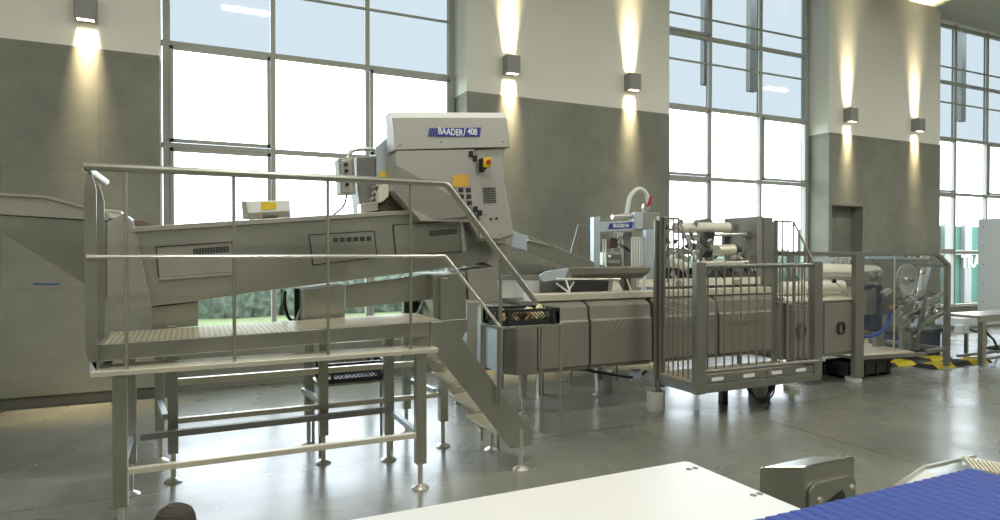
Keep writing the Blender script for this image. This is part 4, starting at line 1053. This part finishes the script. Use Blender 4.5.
# slanted steel box between table and belt
sb = thing('steel_housing', 'slant topped stainless steel housing with round cornered bracket, behind the blue belt', 'housing', (1.86, 1.52, 0))
zt = .80
A_, B_, C_, D_ = at(759, 467, z=zt), at(805.4, 466.5, z=zt), at(855, 455.5, z=zt), at(808, 456, z=zt)
h_ = .28
D_ = A_ + (C_ - B_)
C_.y += .0
MB().prism([p - Vector((0, 0, h_)) for p in (A_, B_, C_, D_)], (0, 0, h_)).build('body', mat('satin_steel', (.50, .495, .46), .22, .95, var=.08, vscale=2), sb, bevel=.006)
MB().box(1.86, 1.50, 0, 1.92, 1.56, .53).build('post', STEEL, sb); MB().lathe((1.89, 1.53, 0), [(.09, 0), (.09, .01), (.02, .02)], 20).build('base_plate', STEEL, sb)
fx = (C_ - B_).normalized(); fn = Vector((fx.y, -fx.x, 0)); L = (C_ - B_).length
def onf(u, z, o=.0): return B_ + fx * (u * L) + Vector((0, 0, z)) + fn * o
ot_ = []
for cu, cz, a in ((.80, -.095, 0), (.20, -.095, 90)):
    for k in range(7):
        an = R(a + k * 15); ot_.append(onf(cu + .16 * math.cos(an), cz + .036 * math.sin(an)))
outer = ot_ + [onf(.04, -.26), onf(.96, -.26)]
br_ = MB().prism([p for p in outer], fn * .012).build('bracket', STEEL, sb, bevel=.003)
MB().prism([onf(.30, -.13, .0125), onf(.66, -.10, .0125), onf(.72, -.115, .0125), onf(.72, -.135, .0125), onf(.82, -.16, .0125), onf(.82, -.26, .0125), onf(.25, -.26, .0125), onf(.25, -.16, .0125)], fn * .001).build('opening', DARK, br_)
for u, z in ((.21, -.115), (.86, -.10)):
    MB().lathe(onf(u, z, .012), [(.011, 0), (.011, .003), (.008, .009), (.002, .011)], 16, fn).build('bolt', STEELL, br_, smooth=True)

st = thing('chute_tray', 'folded steel tray with ribbed plate beyond the blue belt, right edge', 'tray', (2.4, 1.4, 0))
z = .75
P1, P2, P3 = at(896, 487, z=z), at(924, 467.5, z=z), at(975, 456, z=z)
P4 = P3 + Vector((.6, -.22, 0))
for p, q in ((P1, P2), (P2, P3)): MB().bar(p, q, .012, .012).build('edge_strip', STEELL, st, bevel=.002)
low = Vector((.05, -.1, -.10))
MB().add([P1, P2, P2 + Vector((.05, -.06, -.05)), P1 + Vector((.10, -.04, -.05))], [(0, 1, 2, 3)]).build('side_sheet', WHITE, st)
MB().add([P2 + Vector((0, 0, -.003)), P3 + Vector((0, 0, -.003)), P3 + Vector((.04, -.2, -.07)), P1 + Vector((.2, -.1, -.07)), P2 + Vector((.05, -.06, -.05))], [(0, 1, 2, 3, 4)]).build('floor_sheet', STEELB, st)
rb = MB(); zr = .765
for i in range(14):
    rb.bar(at(964 + i * 4.6, 457.5 + i * .75, z=zr), at(975 + i * 4.6, 469.5 + i * .9, z=zr), .006, .008)
rb.prism([at(961, 456.5, z=zr - .006), at(1030, 467, z=zr - .006), at(1044, 482, z=zr - .006), at(973, 470, z=zr - .006)], (0, 0, -.004))
rb.build('ribbed_plate', PLATE, st)
MB().box(2.45, 1.36, 0, 2.50, 1.41, .67).build('leg', STEEL, st); MB().box(2.7, 1.2, 0, 2.75, 1.25, .73).build('leg', STEEL, st)

bp_ = thing('bollard', 'short dark brown round topped post poking into the bottom edge', 'post', (-.045, 2.2, 0))
MB().lathe((-.045, 2.2, 0), [(.06, 0), (.06, .012), (.022, .02), (.022, .62)], 20).build('shaft', STEELD, bp_, smooth=True)
MB().lathe((-.045, 2.2, .60), [(.03, 0), (.052, .01), (.060, .04), (.060, .075), (.056, .10), (.048, .118), (.043, .119), (.040, .124), (.028, .131), (.024, .130), (.020, .135), (.0, .137)], 32).build('cap', RUBBER, bp_, smooth=True)
# blue mark on the concrete
mk = MB().px([(33, 283), (60, 283.5), (60, 285), (33, 285)], YW - .0135, -.002)
tag(mk.build('tape_strip', mat('blue_tape', (.04, .10, .25), .6)), 'short blue tape strip stuck on the concrete wall at the left', 'tape')
